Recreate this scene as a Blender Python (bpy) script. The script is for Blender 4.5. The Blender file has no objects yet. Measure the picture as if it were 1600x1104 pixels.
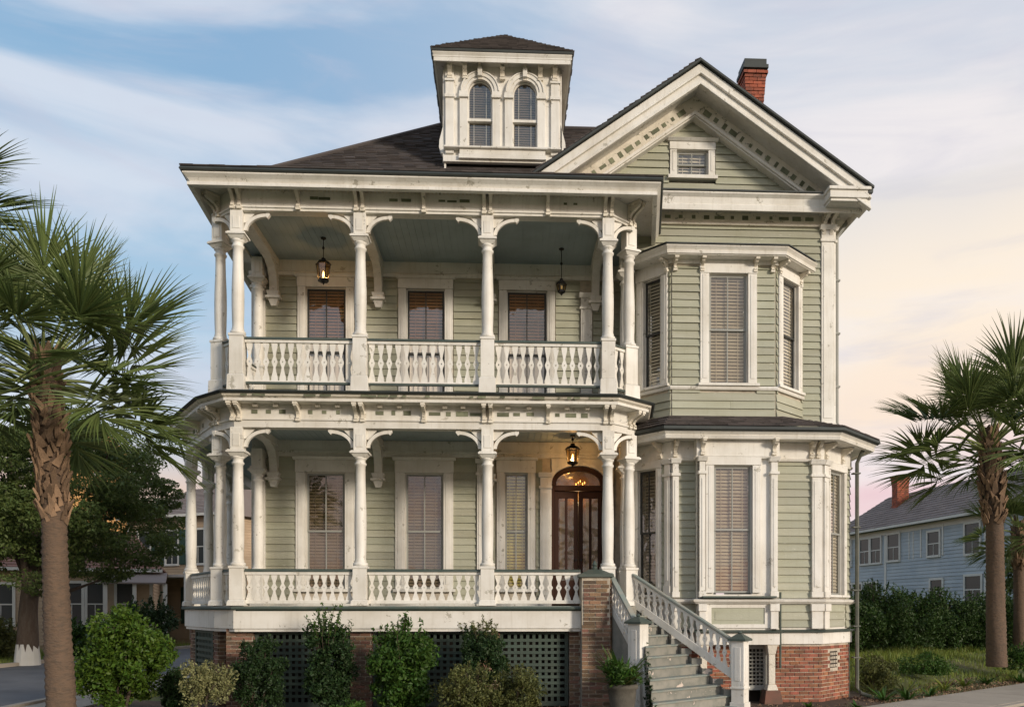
import bpy, math, random
import numpy as np
from mathutils import Vector, Matrix
R = math.radians
random.seed(7)
SC = bpy.context.scene
COL = SC.collection

# ------------------------------------------------------------------ camera
YAW = math.atan(.045)
cam = bpy.data.cameras.new('camera')
camo = bpy.data.objects.new('camera', cam); COL.objects.link(camo)
camo.location = (0, -16.5, 2.0)
camo.rotation_euler = (R(90), 0, -YAW)
cam.sensor_width = 36; cam.lens = 1290/1600*36
cam.shift_x = -.03; cam.shift_y = .249
cam.clip_end = 3000
SC.camera = camo

# ------------------------------------------------------------------ sun, sky, exposure
SUN = Vector((.66, -.71, .255)).normalized()
sun = bpy.data.lights.new('sun', 'SUN'); sun.energy = 2.7; sun.angle = R(9); sun.color = (1, .89, .75)
suno = bpy.data.objects.new('sun', sun); COL.objects.link(suno)
suno.rotation_euler = SUN.to_track_quat('Z', 'Y').to_euler()
SC.view_settings.view_transform = 'Standard'; SC.view_settings.look = 'None'
SC.view_settings.gamma = 1; SC.view_settings.exposure = 0.17
SC.view_settings.use_curve_mapping = False

def s2l(c):
    return tuple(((v/255+.055)/1.055)**2.4 if v/255 > .04045 else v/255/12.92 for v in c) + (1,)
W = bpy.data.worlds.new('World'); SC.world = W; W.use_nodes = True
nt = W.node_tree; nt.nodes.clear()
def N(t, **k):
    n = nt.nodes.new(t)
    for a, b in k.items(): setattr(n, a, b)
    return n
def LK(a, b): nt.links.new(a, b)
tc = N('ShaderNodeTexCoord'); sep = N('ShaderNodeSeparateXYZ'); LK(tc.outputs['Generated'], sep.inputs[0])
def ramp(pts, src, interp='EASE'):
    r = N('ShaderNodeValToRGB'); r.color_ramp.interpolation = interp
    while len(r.color_ramp.elements) < len(pts): r.color_ramp.elements.new(.5)
    for e, (p, c) in zip(r.color_ramp.elements, pts): e.position = p; e.color = c
    LK(src, r.inputs[0]); return r
wp = N('ShaderNodeTexNoise'); wp.inputs['Scale'].default_value = 1.6; wp.inputs['Detail'].default_value = 3
LK(tc.outputs['Generated'], wp.inputs['Vector'])
zz = N('ShaderNodeMath', operation='MULTIPLY_ADD'); LK(wp.outputs[0], zz.inputs[0]); zz.inputs[1].default_value = .22
zs = N('ShaderNodeMath', operation='SUBTRACT'); LK(sep.outputs[2], zs.inputs[0]); zs.inputs[1].default_value = .11; LK(zs.outputs[0], zz.inputs[2])
left = ramp([(0, s2l((228, 184, 156))), (.11, s2l((222, 192, 176))), (.2, s2l((188, 200, 212))), (.34, s2l((160, 192, 217))), (.6, s2l((128, 168, 204))), (1, s2l((120, 158, 200)))], zz.outputs[0])
right = ramp([(0, s2l((230, 184, 186))), (.13, s2l((232, 198, 204))), (.23, s2l((248, 226, 206))), (.34, s2l((250, 234, 214))), (.54, s2l((205, 211, 222))), (1, s2l((150, 180, 212)))], zz.outputs[0])
mr = N('ShaderNodeMapRange', interpolation_type='SMOOTHSTEP'); LK(sep.outputs[0], mr.inputs[0])
mr.inputs[1].default_value = -.38; mr.inputs[2].default_value = .46
mx = N('ShaderNodeMix', data_type='RGBA'); LK(mr.outputs[0], mx.inputs[0]); LK(left.outputs[0], mx.inputs[6]); LK(right.outputs[0], mx.inputs[7])
# long soft cirrus
mp = N('ShaderNodeMapping'); mp.inputs['Rotation'].default_value = (R(10), R(-38), R(12)); mp.inputs['Scale'].default_value = (.9, 1.0, 4.6)
LK(tc.outputs['Generated'], mp.inputs[0])
cn = N('ShaderNodeTexNoise'); cn.inputs['Scale'].default_value = 2.1; cn.inputs['Detail'].default_value = 7; cn.inputs['Roughness'].default_value = .52; cn.inputs['Distortion'].default_value = .55
LK(mp.outputs[0], cn.inputs['Vector'])
cr = ramp([(.40, (0, 0, 0, 1)), (.66, (1, 1, 1, 1))], cn.outputs[0])
cm = N('ShaderNodeMath', operation='MULTIPLY'); LK(cr.outputs[0], cm.inputs[0]); cm.inputs[1].default_value = .85
cl = N('ShaderNodeMix', data_type='RGBA'); LK(mr.outputs[0], cl.inputs[0]); cl.inputs[6].default_value = s2l((214, 220, 231)); cl.inputs[7].default_value = s2l((240, 233, 232))
mx2 = N('ShaderNodeMix', data_type='RGBA'); LK(cm.outputs[0], mx2.inputs[0]); LK(mx.outputs[2], mx2.inputs[6]); LK(cl.outputs[2], mx2.inputs[7])
c3 = N('ShaderNodeTexNoise'); c3.inputs['Scale'].default_value = 4.2; c3.inputs['Detail'].default_value = 8; c3.inputs['Roughness'].default_value = .58; c3.inputs['Distortion'].default_value = .8
LK(mp.outputs[0], c3.inputs['Vector'])
c4 = N('ShaderNodeMapRange', interpolation_type='SMOOTHSTEP'); LK(c3.outputs[0], c4.inputs[0]); c4.inputs[1].default_value = .42; c4.inputs[2].default_value = .72; c4.inputs[4].default_value = .38
mx3 = N('ShaderNodeMix', data_type='RGBA'); LK(c4.outputs[0], mx3.inputs[0]); LK(mx2.outputs[2], mx3.inputs[6]); mx3.inputs[7].default_value = s2l((196, 196, 212))
sky = N('ShaderNodeTexSky', sky_type='NISHITA', sun_disc=False)
sky.sun_elevation = math.asin(SUN.z); sky.sun_rotation = math.atan2(SUN.x, SUN.y); sky.air_density = 1.2
b1 = N('ShaderNodeBackground'); LK(sky.outputs[0], b1.inputs[0]); b1.inputs[1].default_value = .08
b2 = N('ShaderNodeBackground'); LK(mx3.outputs[2], b2.inputs[0]); b2.inputs[1].default_value = 1.04
ms = N('ShaderNodeMixShader'); ms.inputs[0].default_value = .88; LK(b1.outputs[0], ms.inputs[1]); LK(b2.outputs[0], ms.inputs[2])
wo = N('ShaderNodeOutputWorld'); LK(ms.outputs[0], wo.inputs[0])

# ------------------------------------------------------------------ materials
def mat(name, col, rough=.6, vary=0, dirt=None, dirt_amt=.3, dirt_scale=1.5, peel=None, peel_th=.62, peel_scale=5,
        bump=0, bump_scale=60, stretch=(1, 1, 1), metal=0, trans=0, emit=None, spec=.4, hue=0, streak=0):
    m = bpy.data.materials.new(name); m.use_nodes = True
    t = m.node_tree; t.nodes.clear()
    def n(k, **a):
        q = t.nodes.new(k)
        for x, y in a.items(): setattr(q, x, y)
        return q
    L = t.links.new
    out = n('ShaderNodeOutputMaterial'); p = n('ShaderNodeBsdfPrincipled')
    p.inputs['Roughness'].default_value = rough; p.inputs['Metallic'].default_value = metal
    p.inputs['Specular IOR Level'].default_value = spec
    geo = n('ShaderNodeNewGeometry')
    vec = geo.outputs['Position']
    if stretch != (1, 1, 1):
        mpn = n('ShaderNodeMapping'); mpn.inputs['Scale'].default_value = stretch; L(vec, mpn.inputs[0]); vecs = mpn.outputs[0]
    else: vecs = vec
    rgb = n('ShaderNodeRGB'); rgb.outputs[0].default_value = (*col, 1); cur = rgb.outputs[0]
    if vary:
        oi = n('ShaderNodeObjectInfo'); ad = n('ShaderNodeMath', operation='ADD'); L(oi.outputs['Random'], ad.inputs[0]); L(geo.outputs['Random Per Island'], ad.inputs[1])
        fr = n('ShaderNodeMath', operation='FRACT'); L(ad.outputs[0], fr.inputs[0])
        hs = n('ShaderNodeHueSaturation')
        a = n('ShaderNodeMapRange'); L(fr.outputs[0], a.inputs[0]); a.inputs[3].default_value = 1-vary; a.inputs[4].default_value = 1+vary
        L(a.outputs[0], hs.inputs['Value']); L(cur, hs.inputs['Color'])
        if hue:
            m7 = n('ShaderNodeMath', operation='MULTIPLY'); L(fr.outputs[0], m7.inputs[0]); m7.inputs[1].default_value = 7.31
            f7 = n('ShaderNodeMath', operation='FRACT'); L(m7.outputs[0], f7.inputs[0])
            b = n('ShaderNodeMapRange'); L(f7.outputs[0], b.inputs[0]); b.inputs[3].default_value = .5-hue; b.inputs[4].default_value = .5+hue
            L(b.outputs[0], hs.inputs['Hue'])
        cur = hs.outputs[0]
    def layer(cur, c2, amt, scale, lo, hi, detail=6, v=vecs, ro=.6):
        no = n('ShaderNodeTexNoise'); no.inputs['Scale'].default_value = scale; no.inputs['Detail'].default_value = detail; no.inputs['Roughness'].default_value = ro
        L(v, no.inputs['Vector'])
        r = n('ShaderNodeMapRange', interpolation_type='SMOOTHSTEP'); L(no.outputs[0], r.inputs[0]); r.inputs[1].default_value = lo; r.inputs[2].default_value = hi; r.inputs[4].default_value = amt
        x = n('ShaderNodeMix', data_type='RGBA'); L(r.outputs[0], x.inputs[0]); L(cur, x.inputs[6]); x.inputs[7].default_value = (*c2, 1)
        return x.outputs[2], r.outputs[0]
    if dirt: cur, _ = layer(cur, dirt, dirt_amt, dirt_scale, .35, .75)
    if streak:
        mps = n('ShaderNodeMapping'); mps.inputs['Scale'].default_value = (9, 9, .7); L(vec, mps.inputs[0])
        cur, _ = layer(cur, dirt or (.2, .18, .14), streak, 1.6, .48, .78, v=mps.outputs[0])
    hgt = None
    if peel: cur, hgt = layer(cur, peel, 1, peel_scale, peel_th, peel_th+.025, 9, ro=.7)
    L(cur, p.inputs['Base Color'])
    if bump:
        nb = n('ShaderNodeTexNoise'); nb.inputs['Scale'].default_value = bump_scale; nb.inputs['Detail'].default_value = 5; L(vecs, nb.inputs['Vector'])
        bp = n('ShaderNodeBump'); bp.inputs['Strength'].default_value = bump; bp.inputs['Distance'].default_value = .02
        src = nb.outputs[0]
        if hgt is not None:
            sb = n('ShaderNodeMath', operation='SUBTRACT'); L(src, sb.inputs[0]); L(hgt, sb.inputs[1]); src = sb.outputs[0]
        L(src, bp.inputs['Height']); L(bp.outputs[0], p.inputs['Normal'])
    if emit:
        p.inputs['Emission Color'].default_value = (*emit[0], 1); p.inputs['Emission Strength'].default_value = emit[1]
    sh = p.outputs[0]
    if trans:
        tr = n('ShaderNodeBsdfTranslucent'); L(cur, tr.inputs[0]); mm = n('ShaderNodeMixShader'); mm.inputs[0].default_value = trans
        L(sh, mm.inputs[1]); L(tr.outputs[0], mm.inputs[2]); sh = mm.outputs[0]
    L(sh, out.inputs[0]); return m

M = {}
wood = (.43, .40, .33)
M['white'] = mat('white_paint', (.76, .73, .665), .5, vary=.035, dirt=(.47, .42, .33), dirt_amt=.5, dirt_scale=1.3, peel=wood, peel_th=.615, peel_scale=5, bump=.22, bump_scale=70, streak=.42)
M['worn'] = mat('worn_white_paint', (.76, .70, .59), .6, vary=.04, dirt=(.44, .38, .28), dirt_amt=.45, dirt_scale=2, peel=(.24, .23, .17), peel_th=.60, peel_scale=6.5, bump=.5, bump_scale=30, stretch=(1, 1, 1.5), streak=.3)
M['sage'] = mat('sage_clapboard_paint', (.385, .382, .292), .6, vary=.13, hue=.012, dirt=(.27, .26, .16), dirt_amt=.45, dirt_scale=1.0, peel=(.56, .54, .45), peel_th=.64, peel_scale=5, streak=.25, bump=.25, bump_scale=22, stretch=(1, 1, 5))
M['haint'] = mat('blue_ceiling_paint', (.38, .45, .46), .55, dirt=(.20, .25, .25), dirt_amt=.4, bump=.1)
M['green'] = mat('dark_green_paint', (.055, .075, .062), .5, vary=.1, dirt=(.11, .115, .09), dirt_amt=.5, dirt_scale=4, bump=.2)
M['lattice'] = mat('dark_lattice_paint', (.048, .072, .055), .65, vary=.25, dirt=(.06, .07, .05), dirt_amt=.6, dirt_scale=4, bump=.3)
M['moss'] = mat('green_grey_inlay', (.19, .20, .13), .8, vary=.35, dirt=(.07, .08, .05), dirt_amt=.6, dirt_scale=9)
M['tread'] = mat('grey_green_tread_paint', (.19, .225, .205), .55, vary=.1, dirt=(.32, .28, .22), dirt_amt=.8, dirt_scale=4, bump=.2)
M['riser'] = mat('riser_paint', (.27, .255, .215), .6, vary=.12, dirt=(.13, .14, .12), dirt_amt=.9, dirt_scale=3, peel=(.6, .5, .42), peel_th=.60, peel_scale=3, bump=.2)
M['shingle'] = mat('asphalt_shingle', (.088, .074, .070), .9, vary=.42, dirt=(.10, .085, .075), dirt_amt=.5, dirt_scale=1.3, bump=.6, bump_scale=120)
M['shingle2'] = mat('grey_brown_shingle', (.19, .15, .13), .9, vary=.15, dirt=(.20, .17, .16), dirt_amt=.5, dirt_scale=.6, bump=.4)
M['redroof'] = mat('red_brown_roof', (.21, .105, .075), .85, vary=.12, dirt=(.14, .08, .06), dirt_amt=.5, dirt_scale=.8, bump=.4)
M['roofedge'] = mat('dark_roof_edge', (.035, .04, .038), .6, dirt=(.07, .08, .07), dirt_amt=.5)
M['brick'] = mat('red_brick', (.30, .11, .06), .85, vary=.30, hue=.012, dirt=(.12, .07, .05), dirt_amt=.6, dirt_scale=5, peel=(.42, .36, .30), peel_th=.68, peel_scale=9, bump=.6, bump_scale=60)
M['brickb'] = mat('brown_weathered_brick', (.21, .115, .07), .85, vary=.5, hue=.02, dirt=(.08, .07, .05), dirt_amt=.75, dirt_scale=3, peel=(.34, .29, .22), peel_th=.68, peel_scale=9, bump=.6, bump_scale=60)
M['mortar'] = mat('mortar', (.55, .48, .38), .9, dirt=(.20, .17, .13), dirt_amt=.6, dirt_scale=5, bump=.5)
M['chim'] = mat('orange_red_chimney_brick', (.36, .095, .05), .85, vary=.3, dirt=(.12, .06, .045), dirt_amt=.75, dirt_scale=4, bump=.6)
M['door'] = mat('mahogany_door', (.040, .014, .006), .55, dirt=(.035, .014, .008), dirt_amt=.6, dirt_scale=3, bump=.15, stretch=(6, 6, .6), spec=.2)
M['sash_dark'] = mat('dark_sash', (.035, .035, .03), .4)
M['sash_grey'] = mat('grey_sash', (.30, .30, .27), .5, dirt=(.2, .2, .17), dirt_amt=.4)
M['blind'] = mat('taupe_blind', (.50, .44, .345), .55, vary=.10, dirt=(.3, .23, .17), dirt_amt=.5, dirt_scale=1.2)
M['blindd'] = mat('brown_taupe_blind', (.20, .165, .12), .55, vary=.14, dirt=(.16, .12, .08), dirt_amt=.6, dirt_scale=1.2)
M['blindp'] = mat('pale_blind', (.80, .76, .66), .55, vary=.06)
M['blindb'] = mat('glowing_brown_blind', (.24, .115, .05), .55, vary=.15, dirt=(.14, .07, .03), dirt_amt=.7, dirt_scale=2.5, emit=((.5, .22, .07), .06))  # faint orange glow put into the blind in place of room light
M['blindo'] = mat('glowing_olive_blind', (.46, .41, .12), .5, vary=.12, dirt=(.22, .2, .05), dirt_amt=.7, dirt_scale=3, emit=((.6, .5, .12), .08))  # yellow glow put into the blind itself, no lamp behind it
M['reflection_sheet'] = mat('pale_reflection_sheet', (.82, .79, .76), .8, vary=.05, dirt=(.7, .62, .6), dirt_amt=.4)  # pale tone puts sky reflection into upper porch windows; door hanging shares it
M['dark'] = mat('painted_dark', (.03, .022, .016), .9)  # shade of unlit rooms and hollows put into a near-black colour
M['iron'] = mat('black_iron', (.012, .011, .010), .4, metal=.3)
M['pipe'] = mat('grey_green_downspout', (.085, .09, .07), .5, dirt=(.20, .18, .14), dirt_amt=.5, dirt_scale=3)
M['flame'] = mat('lamp_flame', (1, .6, .25), .5, emit=((1, .55, .2), 14))
M['pot'] = mat('grey_clay_pot', (.085, .078, .062), .8, dirt=(.16, .145, .115), dirt_amt=.6, dirt_scale=6, bump=.5)
M['soil'] = mat('mulch_soil', (.07, .045, .03), .95, dirt=(.12, .08, .05), dirt_amt=.7, dirt_scale=9, bump=1, bump_scale=18)
M['concrete'] = mat('concrete_slab', (.36, .31, .25), .85, vary=.07, dirt=(.24, .2, .16), dirt_amt=.5, dirt_scale=1.5, bump=.3, bump_scale=40)
M['asphalt'] = mat('asphalt', (.12, .122, .128), .85, dirt=(.065, .065, .07), dirt_amt=.7, dirt_scale=.9, bump=.4, bump_scale=60)
M['bark'] = mat('rough_bark', (.10, .07, .05), .9, dirt=(.17, .14, .11), dirt_amt=.5, dirt_scale=4, bump=1, bump_scale=16, stretch=(3, 3, 1))
M['palmbark'] = mat('palm_trunk', (.135, .088, .058), .9, dirt=(.085, .062, .045), dirt_amt=.9, dirt_scale=9, bump=1.0, bump_scale=18, stretch=(1, 1, 2.2), streak=.5)
M['boot'] = mat('palm_leaf_base', (.22, .14, .085), .85, vary=.55, dirt=(.11, .07, .04), dirt_amt=.6, dirt_scale=7, bump=.6)
def leafm(n, c, v=.35, h=.02, t=.3): return mat(n, c, .5, vary=v, hue=h, trans=t, dirt=tuple(x*.7 for x in c), dirt_amt=.4, dirt_scale=.9, spec=.3)
M['frond'] = leafm('palm_frond', (.115, .155, .045), .28, .012, .25)
M['dryfrond'] = mat('dry_palm_frond', (.20, .14, .08), .8, vary=.3)
M['petiole'] = mat('palm_petiole', (.16, .19, .06), .5, vary=.2)
M['l_ball'] = leafm('bright_shrub_leaf', (.075, .135, .016))
M['l_dark'] = leafm('dark_shrub_leaf', (.030, .060, .018))
M['l_mid'] = leafm('mid_green_leaf', (.055, .115, .018))
M['l_var'] = leafm('variegated_leaf', (.26, .26, .11), .45)
M['l_olive'] = leafm('olive_leaf', (.115, .125, .038), .4)
M['l_tree'] = leafm('tree_leaf', (.11, .15, .04), .35)
M['l_tree2'] = leafm('light_tree_leaf', (.085, .11, .03), .35)
M['l_hedge'] = leafm('hedge_leaf', (.042, .082, .018), .4)
M['grassm'] = leafm('grass_blade', (.19, .235, .045), .35, .03)
M['stem'] = mat('brown_stem', (.07, .05, .035), .9)
M['blueside'] = mat('blue_clapboard', (.41, .445, .465), .7, vary=.06, dirt=(.18, .24, .30), dirt_amt=.5, dirt_scale=.5)
M['beige'] = mat('beige_clapboard', (.45, .33, .22), .7, vary=.08, dirt=(.32, .23, .15), dirt_amt=.5)
M['bgwhite'] = mat('far_white_trim', (.60, .58, .53), .6, dirt=(.45, .42, .36), dirt_amt=.4)
M['bgglass'] = mat('far_dark_glass', (.045, .05, .05), .25, spec=.4)
M['shutter'] = mat('dark_green_shutter', (.03, .06, .045), .6)
M['gold'] = mat('warm_lit_ochre', (.60, .33, .12), .8)  # far gable's warm sunlight put into this ochre; hall lining shares it

# ground: mulch near the house, grass elsewhere
def ground_mat():
    m = mat('ground_earth_and_turf', (.11, .13, .035), .95, dirt=(.11, .085, .045), dirt_amt=.8, dirt_scale=.7, bump=.9, bump_scale=9)
    return m
M['ground'] = ground_mat()
def glass_mat(name, tint, fac=.12, rough=.03, wav=.02):
    m = bpy.data.materials.new(name); m.use_nodes = True; t = m.node_tree; t.nodes.clear(); L = t.links.new
    o = t.nodes.new('ShaderNodeOutputMaterial'); tr = t.nodes.new('ShaderNodeBsdfTransparent'); tr.inputs[0].default_value = (*tint, 1)
    g = t.nodes.new('ShaderNodeBsdfGlossy'); g.inputs['Roughness'].default_value = rough
    lw = t.nodes.new('ShaderNodeLayerWeight'); lw.inputs[0].default_value = .5; pw = t.nodes.new('ShaderNodeMath'); pw.operation = 'POWER'; pw.inputs[1].default_value = 4; L(lw.outputs['Facing'], pw.inputs[0])
    f = t.nodes.new('ShaderNodeMath'); f.operation = 'MULTIPLY_ADD'; f.inputs[1].default_value = .75; f.inputs[2].default_value = .09; L(pw.outputs[0], f.inputs[0])
    a = t.nodes.new('ShaderNodeMath'); a.operation = 'ADD'; a.use_clamp = True; a.inputs[1].default_value = fac; L(f.outputs[0], a.inputs[0])
    b = t.nodes.new('ShaderNodeBump'); b.inputs['Strength'].default_value = .25; b.inputs['Distance'].default_value = wav
    no = t.nodes.new('ShaderNodeTexNoise'); no.inputs['Scale'].default_value = 2.5; ge = t.nodes.new('ShaderNodeNewGeometry'); L(ge.outputs['Position'], no.inputs['Vector'])
    L(no.outputs[0], b.inputs['Height']); L(b.outputs[0], g.inputs['Normal'])
    mx = t.nodes.new('ShaderNodeMixShader'); L(a.outputs[0], mx.inputs[0]); L(tr.outputs[0], mx.inputs[1]); L(g.outputs[0], mx.inputs[2]); L(mx.outputs[0], o.inputs[0])
    return m
M['glass'] = glass_mat('old_window_glass', (.94, .92, .88), .015)
M['doorglass'] = glass_mat('textured_door_glass', (.75, .66, .45), .05, .2, .2)
M['amber'] = glass_mat('lantern_glass', (.95, .78, .5), .05, .1)

# ------------------------------------------------------------------ geometry helpers
class F:                                        # a wall line: u along it, d outwards, z up
    def __init__(s, p0, p1):
        s.p = Vector(p0); v = Vector(p1)-s.p; s.L = v.length; s.U = v/s.L; s.N = Vector((s.U.y, -s.U.x)); s.ang = math.atan2(s.U.y, s.U.x)
    def w(s, u, d, z):
        q = s.p+s.U*u+s.N*d; return (q.x, q.y, z)
ID = F((0, 0), (1, 0))
class MB:
    def __init__(s): s.v = []; s.f = []
    def add(s, vs, fs):
        k = len(s.v); s.v += [tuple(v) for v in vs]; s.f += [tuple(i+k for i in f) for f in fs]; return s
    def box(s, u0, u1, d0, d1, z0, z1, f=ID):
        vs = [f.w(u, d, z) for z in (z0, z1) for d in (d0, d1) for u in (u0, u1)]
        return s.add(vs, [(0, 1, 3, 2), (4, 6, 7, 5), (0, 4, 5, 1), (2, 3, 7, 6), (0, 2, 6, 4), (1, 5, 7, 3)])
    def frus(s, cu, cd, z0, z1, a0, b0, a1, b1, f=ID):   # tapered block, half sizes a x b
        vs = []
        for z, a, b in ((z0, a0, b0), (z1, a1, b1)): vs += [f.w(cu+i*a, cd+j*b, z) for i, j in ((-1, -1), (1, -1), (1, 1), (-1, 1))]
        return s.add(vs, [(3, 2, 1, 0), (4, 5, 6, 7)]+[(i, (i+1) % 4, 4+(i+1) % 4, 4+i) for i in range(4)])
    def prism(s, poly, d0, d1, f=ID):           # polygon in (u, z) pushed from d0 to d1
        n = len(poly); vs = [f.w(u, d0, z) for u, z in poly]+[f.w(u, d1, z) for u, z in poly]
        return s.add(vs, [tuple(range(n-1, -1, -1)), tuple(range(n, 2*n))]+[(i, (i+1) % n, n+(i+1) % n, n+i) for i in range(n)])
    def strip(s, a, b, d0, d1, f=ID):           # band between two (u, z) lines, thickness d0..d1
        n = len(a); vs = [f.w(u, d, z) for d in (d0, d1) for L in (a, b) for u, z in L]
        fs = []
        for i in range(n-1):
            fs += [(i, i+1, n+i+1, n+i), (2*n+i, 3*n+i, 3*n+i+1, 2*n+i+1), (i, 2*n+i, 2*n+i+1, i+1), (n+i, n+i+1, 3*n+i+1, 3*n+i)]
        fs += [(0, n, 3*n, 2*n), (n-1, 3*n-1, 4*n-1, 2*n-1)]
        return s.add(vs, fs)
    def side(s, prof, u0, u1, f=ID):            # polygon in (d, z) pushed from u0 to u1
        n = len(prof); vs = [f.w(u0, d, z) for d, z in prof]+[f.w(u1, d, z) for d, z in prof]
        return s.add(vs, [tuple(range(n-1, -1, -1)), tuple(range(n, 2*n))]+[(i, (i+1) % n, n+(i+1) % n, n+i) for i in range(n)])
    def lathe(s, prof, n=16, c=(0, 0)):
        m = len(prof); vs = [(c[0]+r*math.cos(2*math.pi*i/n), c[1]+r*math.sin(2*math.pi*i/n), z) for r, z in prof for i in range(n)]
        fs = [(j*n+i, j*n+(i+1) % n, (j+1)*n+(i+1) % n, (j+1)*n+i) for j in range(m-1) for i in range(n)]
        return s.add(vs, fs+[tuple(range(n-1, -1, -1)), tuple((m-1)*n+i for i in range(n))])
    def tube(s, pts, rs, n=8):
        pts = [Vector(p) for p in pts]; rs = rs if hasattr(rs, '__len__') else [rs]*len(pts); vs = []
        for i, p in enumerate(pts):
            t = (pts[min(i+1, len(pts)-1)]-pts[max(i-1, 0)]).normalized()
            a = t.cross(Vector((0, 0, 1)) if abs(t.z) < .9 else Vector((0, 1, 0))).normalized(); b = t.cross(a)
            vs += [p+(a*math.cos(2*math.pi*k/n)+b*math.sin(2*math.pi*k/n))*rs[i] for k in range(n)]
        fs = [(j*n+i, j*n+(i+1) % n, (j+1)*n+(i+1) % n, (j+1)*n+i) for j in range(len(pts)-1) for i in range(n)]
        return s.add(vs, fs+[tuple(range(n-1, -1, -1)), tuple((len(pts)-1)*n+i for i in range(n))])
    def bar(s, a, b, w, h):                     # rectangular bar from a to b, width w (level), height h
        a = Vector(a); b = Vector(b); t = (b-a).normalized(); sd = Vector((t.y, -t.x, 0)).normalized()*w/2; up = Vector((0, 0, 1))*h/2
        vs = [p+i*sd+j*up for p in (a, b) for i, j in ((-1, -1), (1, -1), (1, 1), (-1, 1))]
        return s.add(vs, [(3, 2, 1, 0), (4, 5, 6, 7)]+[(i, (i+1) % 4, 4+(i+1) % 4, 4+i) for i in range(4)])
    def sweep(s, path, prof):                   # (d, z) profile along a polyline in plan with mitred corners
        P = [Vector(p) for p in path]; n = len(prof); vs = []
        nr = [F(P[i], P[i+1]).N for i in range(len(P)-1)]
        for i, p in enumerate(P):
            if i == 0: m = nr[0]
            elif i == len(P)-1: m = nr[-1]
            else:
                m = (nr[i-1]+nr[i]).normalized(); m = m/max(.3, m.dot(nr[i]))
            vs += [(p.x+m.x*d, p.y+m.y*d, z) for d, z in prof]
        fs = [(j*n+i, j*n+(i+1) % n, (j+1)*n+(i+1) % n, (j+1)*n+i) for j in range(len(P)-1) for i in range(n)]
        return s.add(vs, fs+[tuple(range(n-1, -1, -1)), tuple((len(P)-1)*n+i for i in range(n))])
    def slab(s, poly, z0, z1):                  # plan polygon
        n = len(poly); vs = [(x, y, z0) for x, y in poly]+[(x, y, z1) for x, y in poly]
        return s.add(vs, [tuple(range(n-1, -1, -1)), tuple(range(n, 2*n))]+[(i, (i+1) % n, n+(i+1) % n, n+i) for i in range(n)])
    def mesh(s, name, m, smooth=False):
        me = bpy.data.meshes.new(name); me.from_pydata(s.v, [], s.f); me.materials.append(M[m]); me.update()
        if smooth: me.polygons.foreach_set('use_smooth', [True]*len(me.polygons))
        import bmesh
        bm = bmesh.new(); bm.from_mesh(me); bmesh.ops.recalc_face_normals(bm, faces=bm.faces); bm.to_mesh(me); bm.free()
        return me
    def build(s, name, m, parent=None, label=None, kind=None, smooth=False, bevel=0):
        return obj(name, s.mesh(name, m, smooth), parent, label=label, kind=kind, bevel=bevel)
def obj(name, me, parent=None, loc=(0, 0, 0), rz=0, label=None, kind=None, bevel=0):
    o = bpy.data.objects.new(name, me); COL.objects.link(o); o.location = loc; o.rotation_euler = (0, 0, rz)
    if parent: o.parent = parent
    if label: o['label'] = label
    if kind: o['kind'] = kind
    if bevel:
        b = o.modifiers.new('bevel', 'BEVEL'); b.width = bevel; b.segments = 2; b.limit_method = 'ANGLE'; b.angle_limit = R(40)
    return o
def thing(name, label, cat, loc=(0, 0, 0), rz=0, group=None):
    o = obj(name, None, None, loc, rz, label); o['category'] = cat; o.empty_display_size = .2
    if group: o['group'] = group
    return o
def split(u0, u1, holes):
    segs = [(u0, u1)]
    for a, b in holes:
        segs = [t for (x, y) in segs for t in ((x, min(y, a)), (max(x, b), y)) if t[1]-t[0] > .015]
    return segs
rnd = random.uniform
def siding(par, f, u0, u1, z0, z1, holes=(), single=True, pitch=.165, clip=None, m='sage', mind=.5):
    """clapboards; holes = (u0,u1,z0,z1)"""
    rest = MB(); z = z0
    while z < z1-.03:
        zt = min(z+pitch, z1)
        for a, b in split(u0, u1, [(h[0], h[1]) for h in holes if h[2] < zt-.02 and h[3] > z+.02]):
            a2, b2 = a, b; at, bt = a, b
            if clip:
                (a2, b2), (at, bt) = clip(z), clip(zt); a2 = max(a, a2); b2 = min(b, b2); at = max(a, at); bt = min(b, bt)
                if b2-a2 < .08: continue
                if bt < at: at = bt = (a2+b2)/2
            if single and not clip and b2-a2 > 2.0 and random.random() < .45:
                cut = a2+(b2-a2)*rnd(.25, .75); spans = ((a2, cut-.002), (cut+.002, b2))
            else: spans = ((a2, b2),)
            for a2, b2 in spans:
             if len(spans) > 1: at, bt = a2, b2
             th = .042+rnd(-.005, .007); j0, j1 = rnd(-.004, .004), rnd(-.004, .004)
             mb = MB() if (single and b2-a2 > mind) else rest
             vs = [f.w(a2, 0, z+j0), f.w(b2, 0, z+j1), f.w(bt, 0, zt), f.w(at, 0, zt),
                   f.w(a2, th, z-.012+j0), f.w(b2, th+rnd(-.004, .004), z-.012+j1), f.w(bt, .012, zt), f.w(at, .012, zt)]
             mb.add(vs, [(3, 2, 1, 0), (4, 5, 6, 7)]+[(i, (i+1) % 4, 4+(i+1) % 4, 4+i) for i in range(4)])
             if mb is not rest: mb.build('clapboard', m, par)
        z += pitch
    if rest.v: rest.build('narrow_clapboards', m, par, kind='stuff')
def core(mb, f, u0, u1, z0, z1, holes=(), d0=-.1, d1=0):
    zs = sorted({z0, z1, *[max(z0, min(z1, h[k])) for h in holes for k in (2, 3)]})
    for a, b in zip(zs, zs[1:]):
        for x, y in split(u0, u1, [(h[0], h[1]) for h in holes if h[2] < b-.001 and h[3] > a+.001]): mb.box(x, y, d0, d1, a, b, f)

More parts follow.
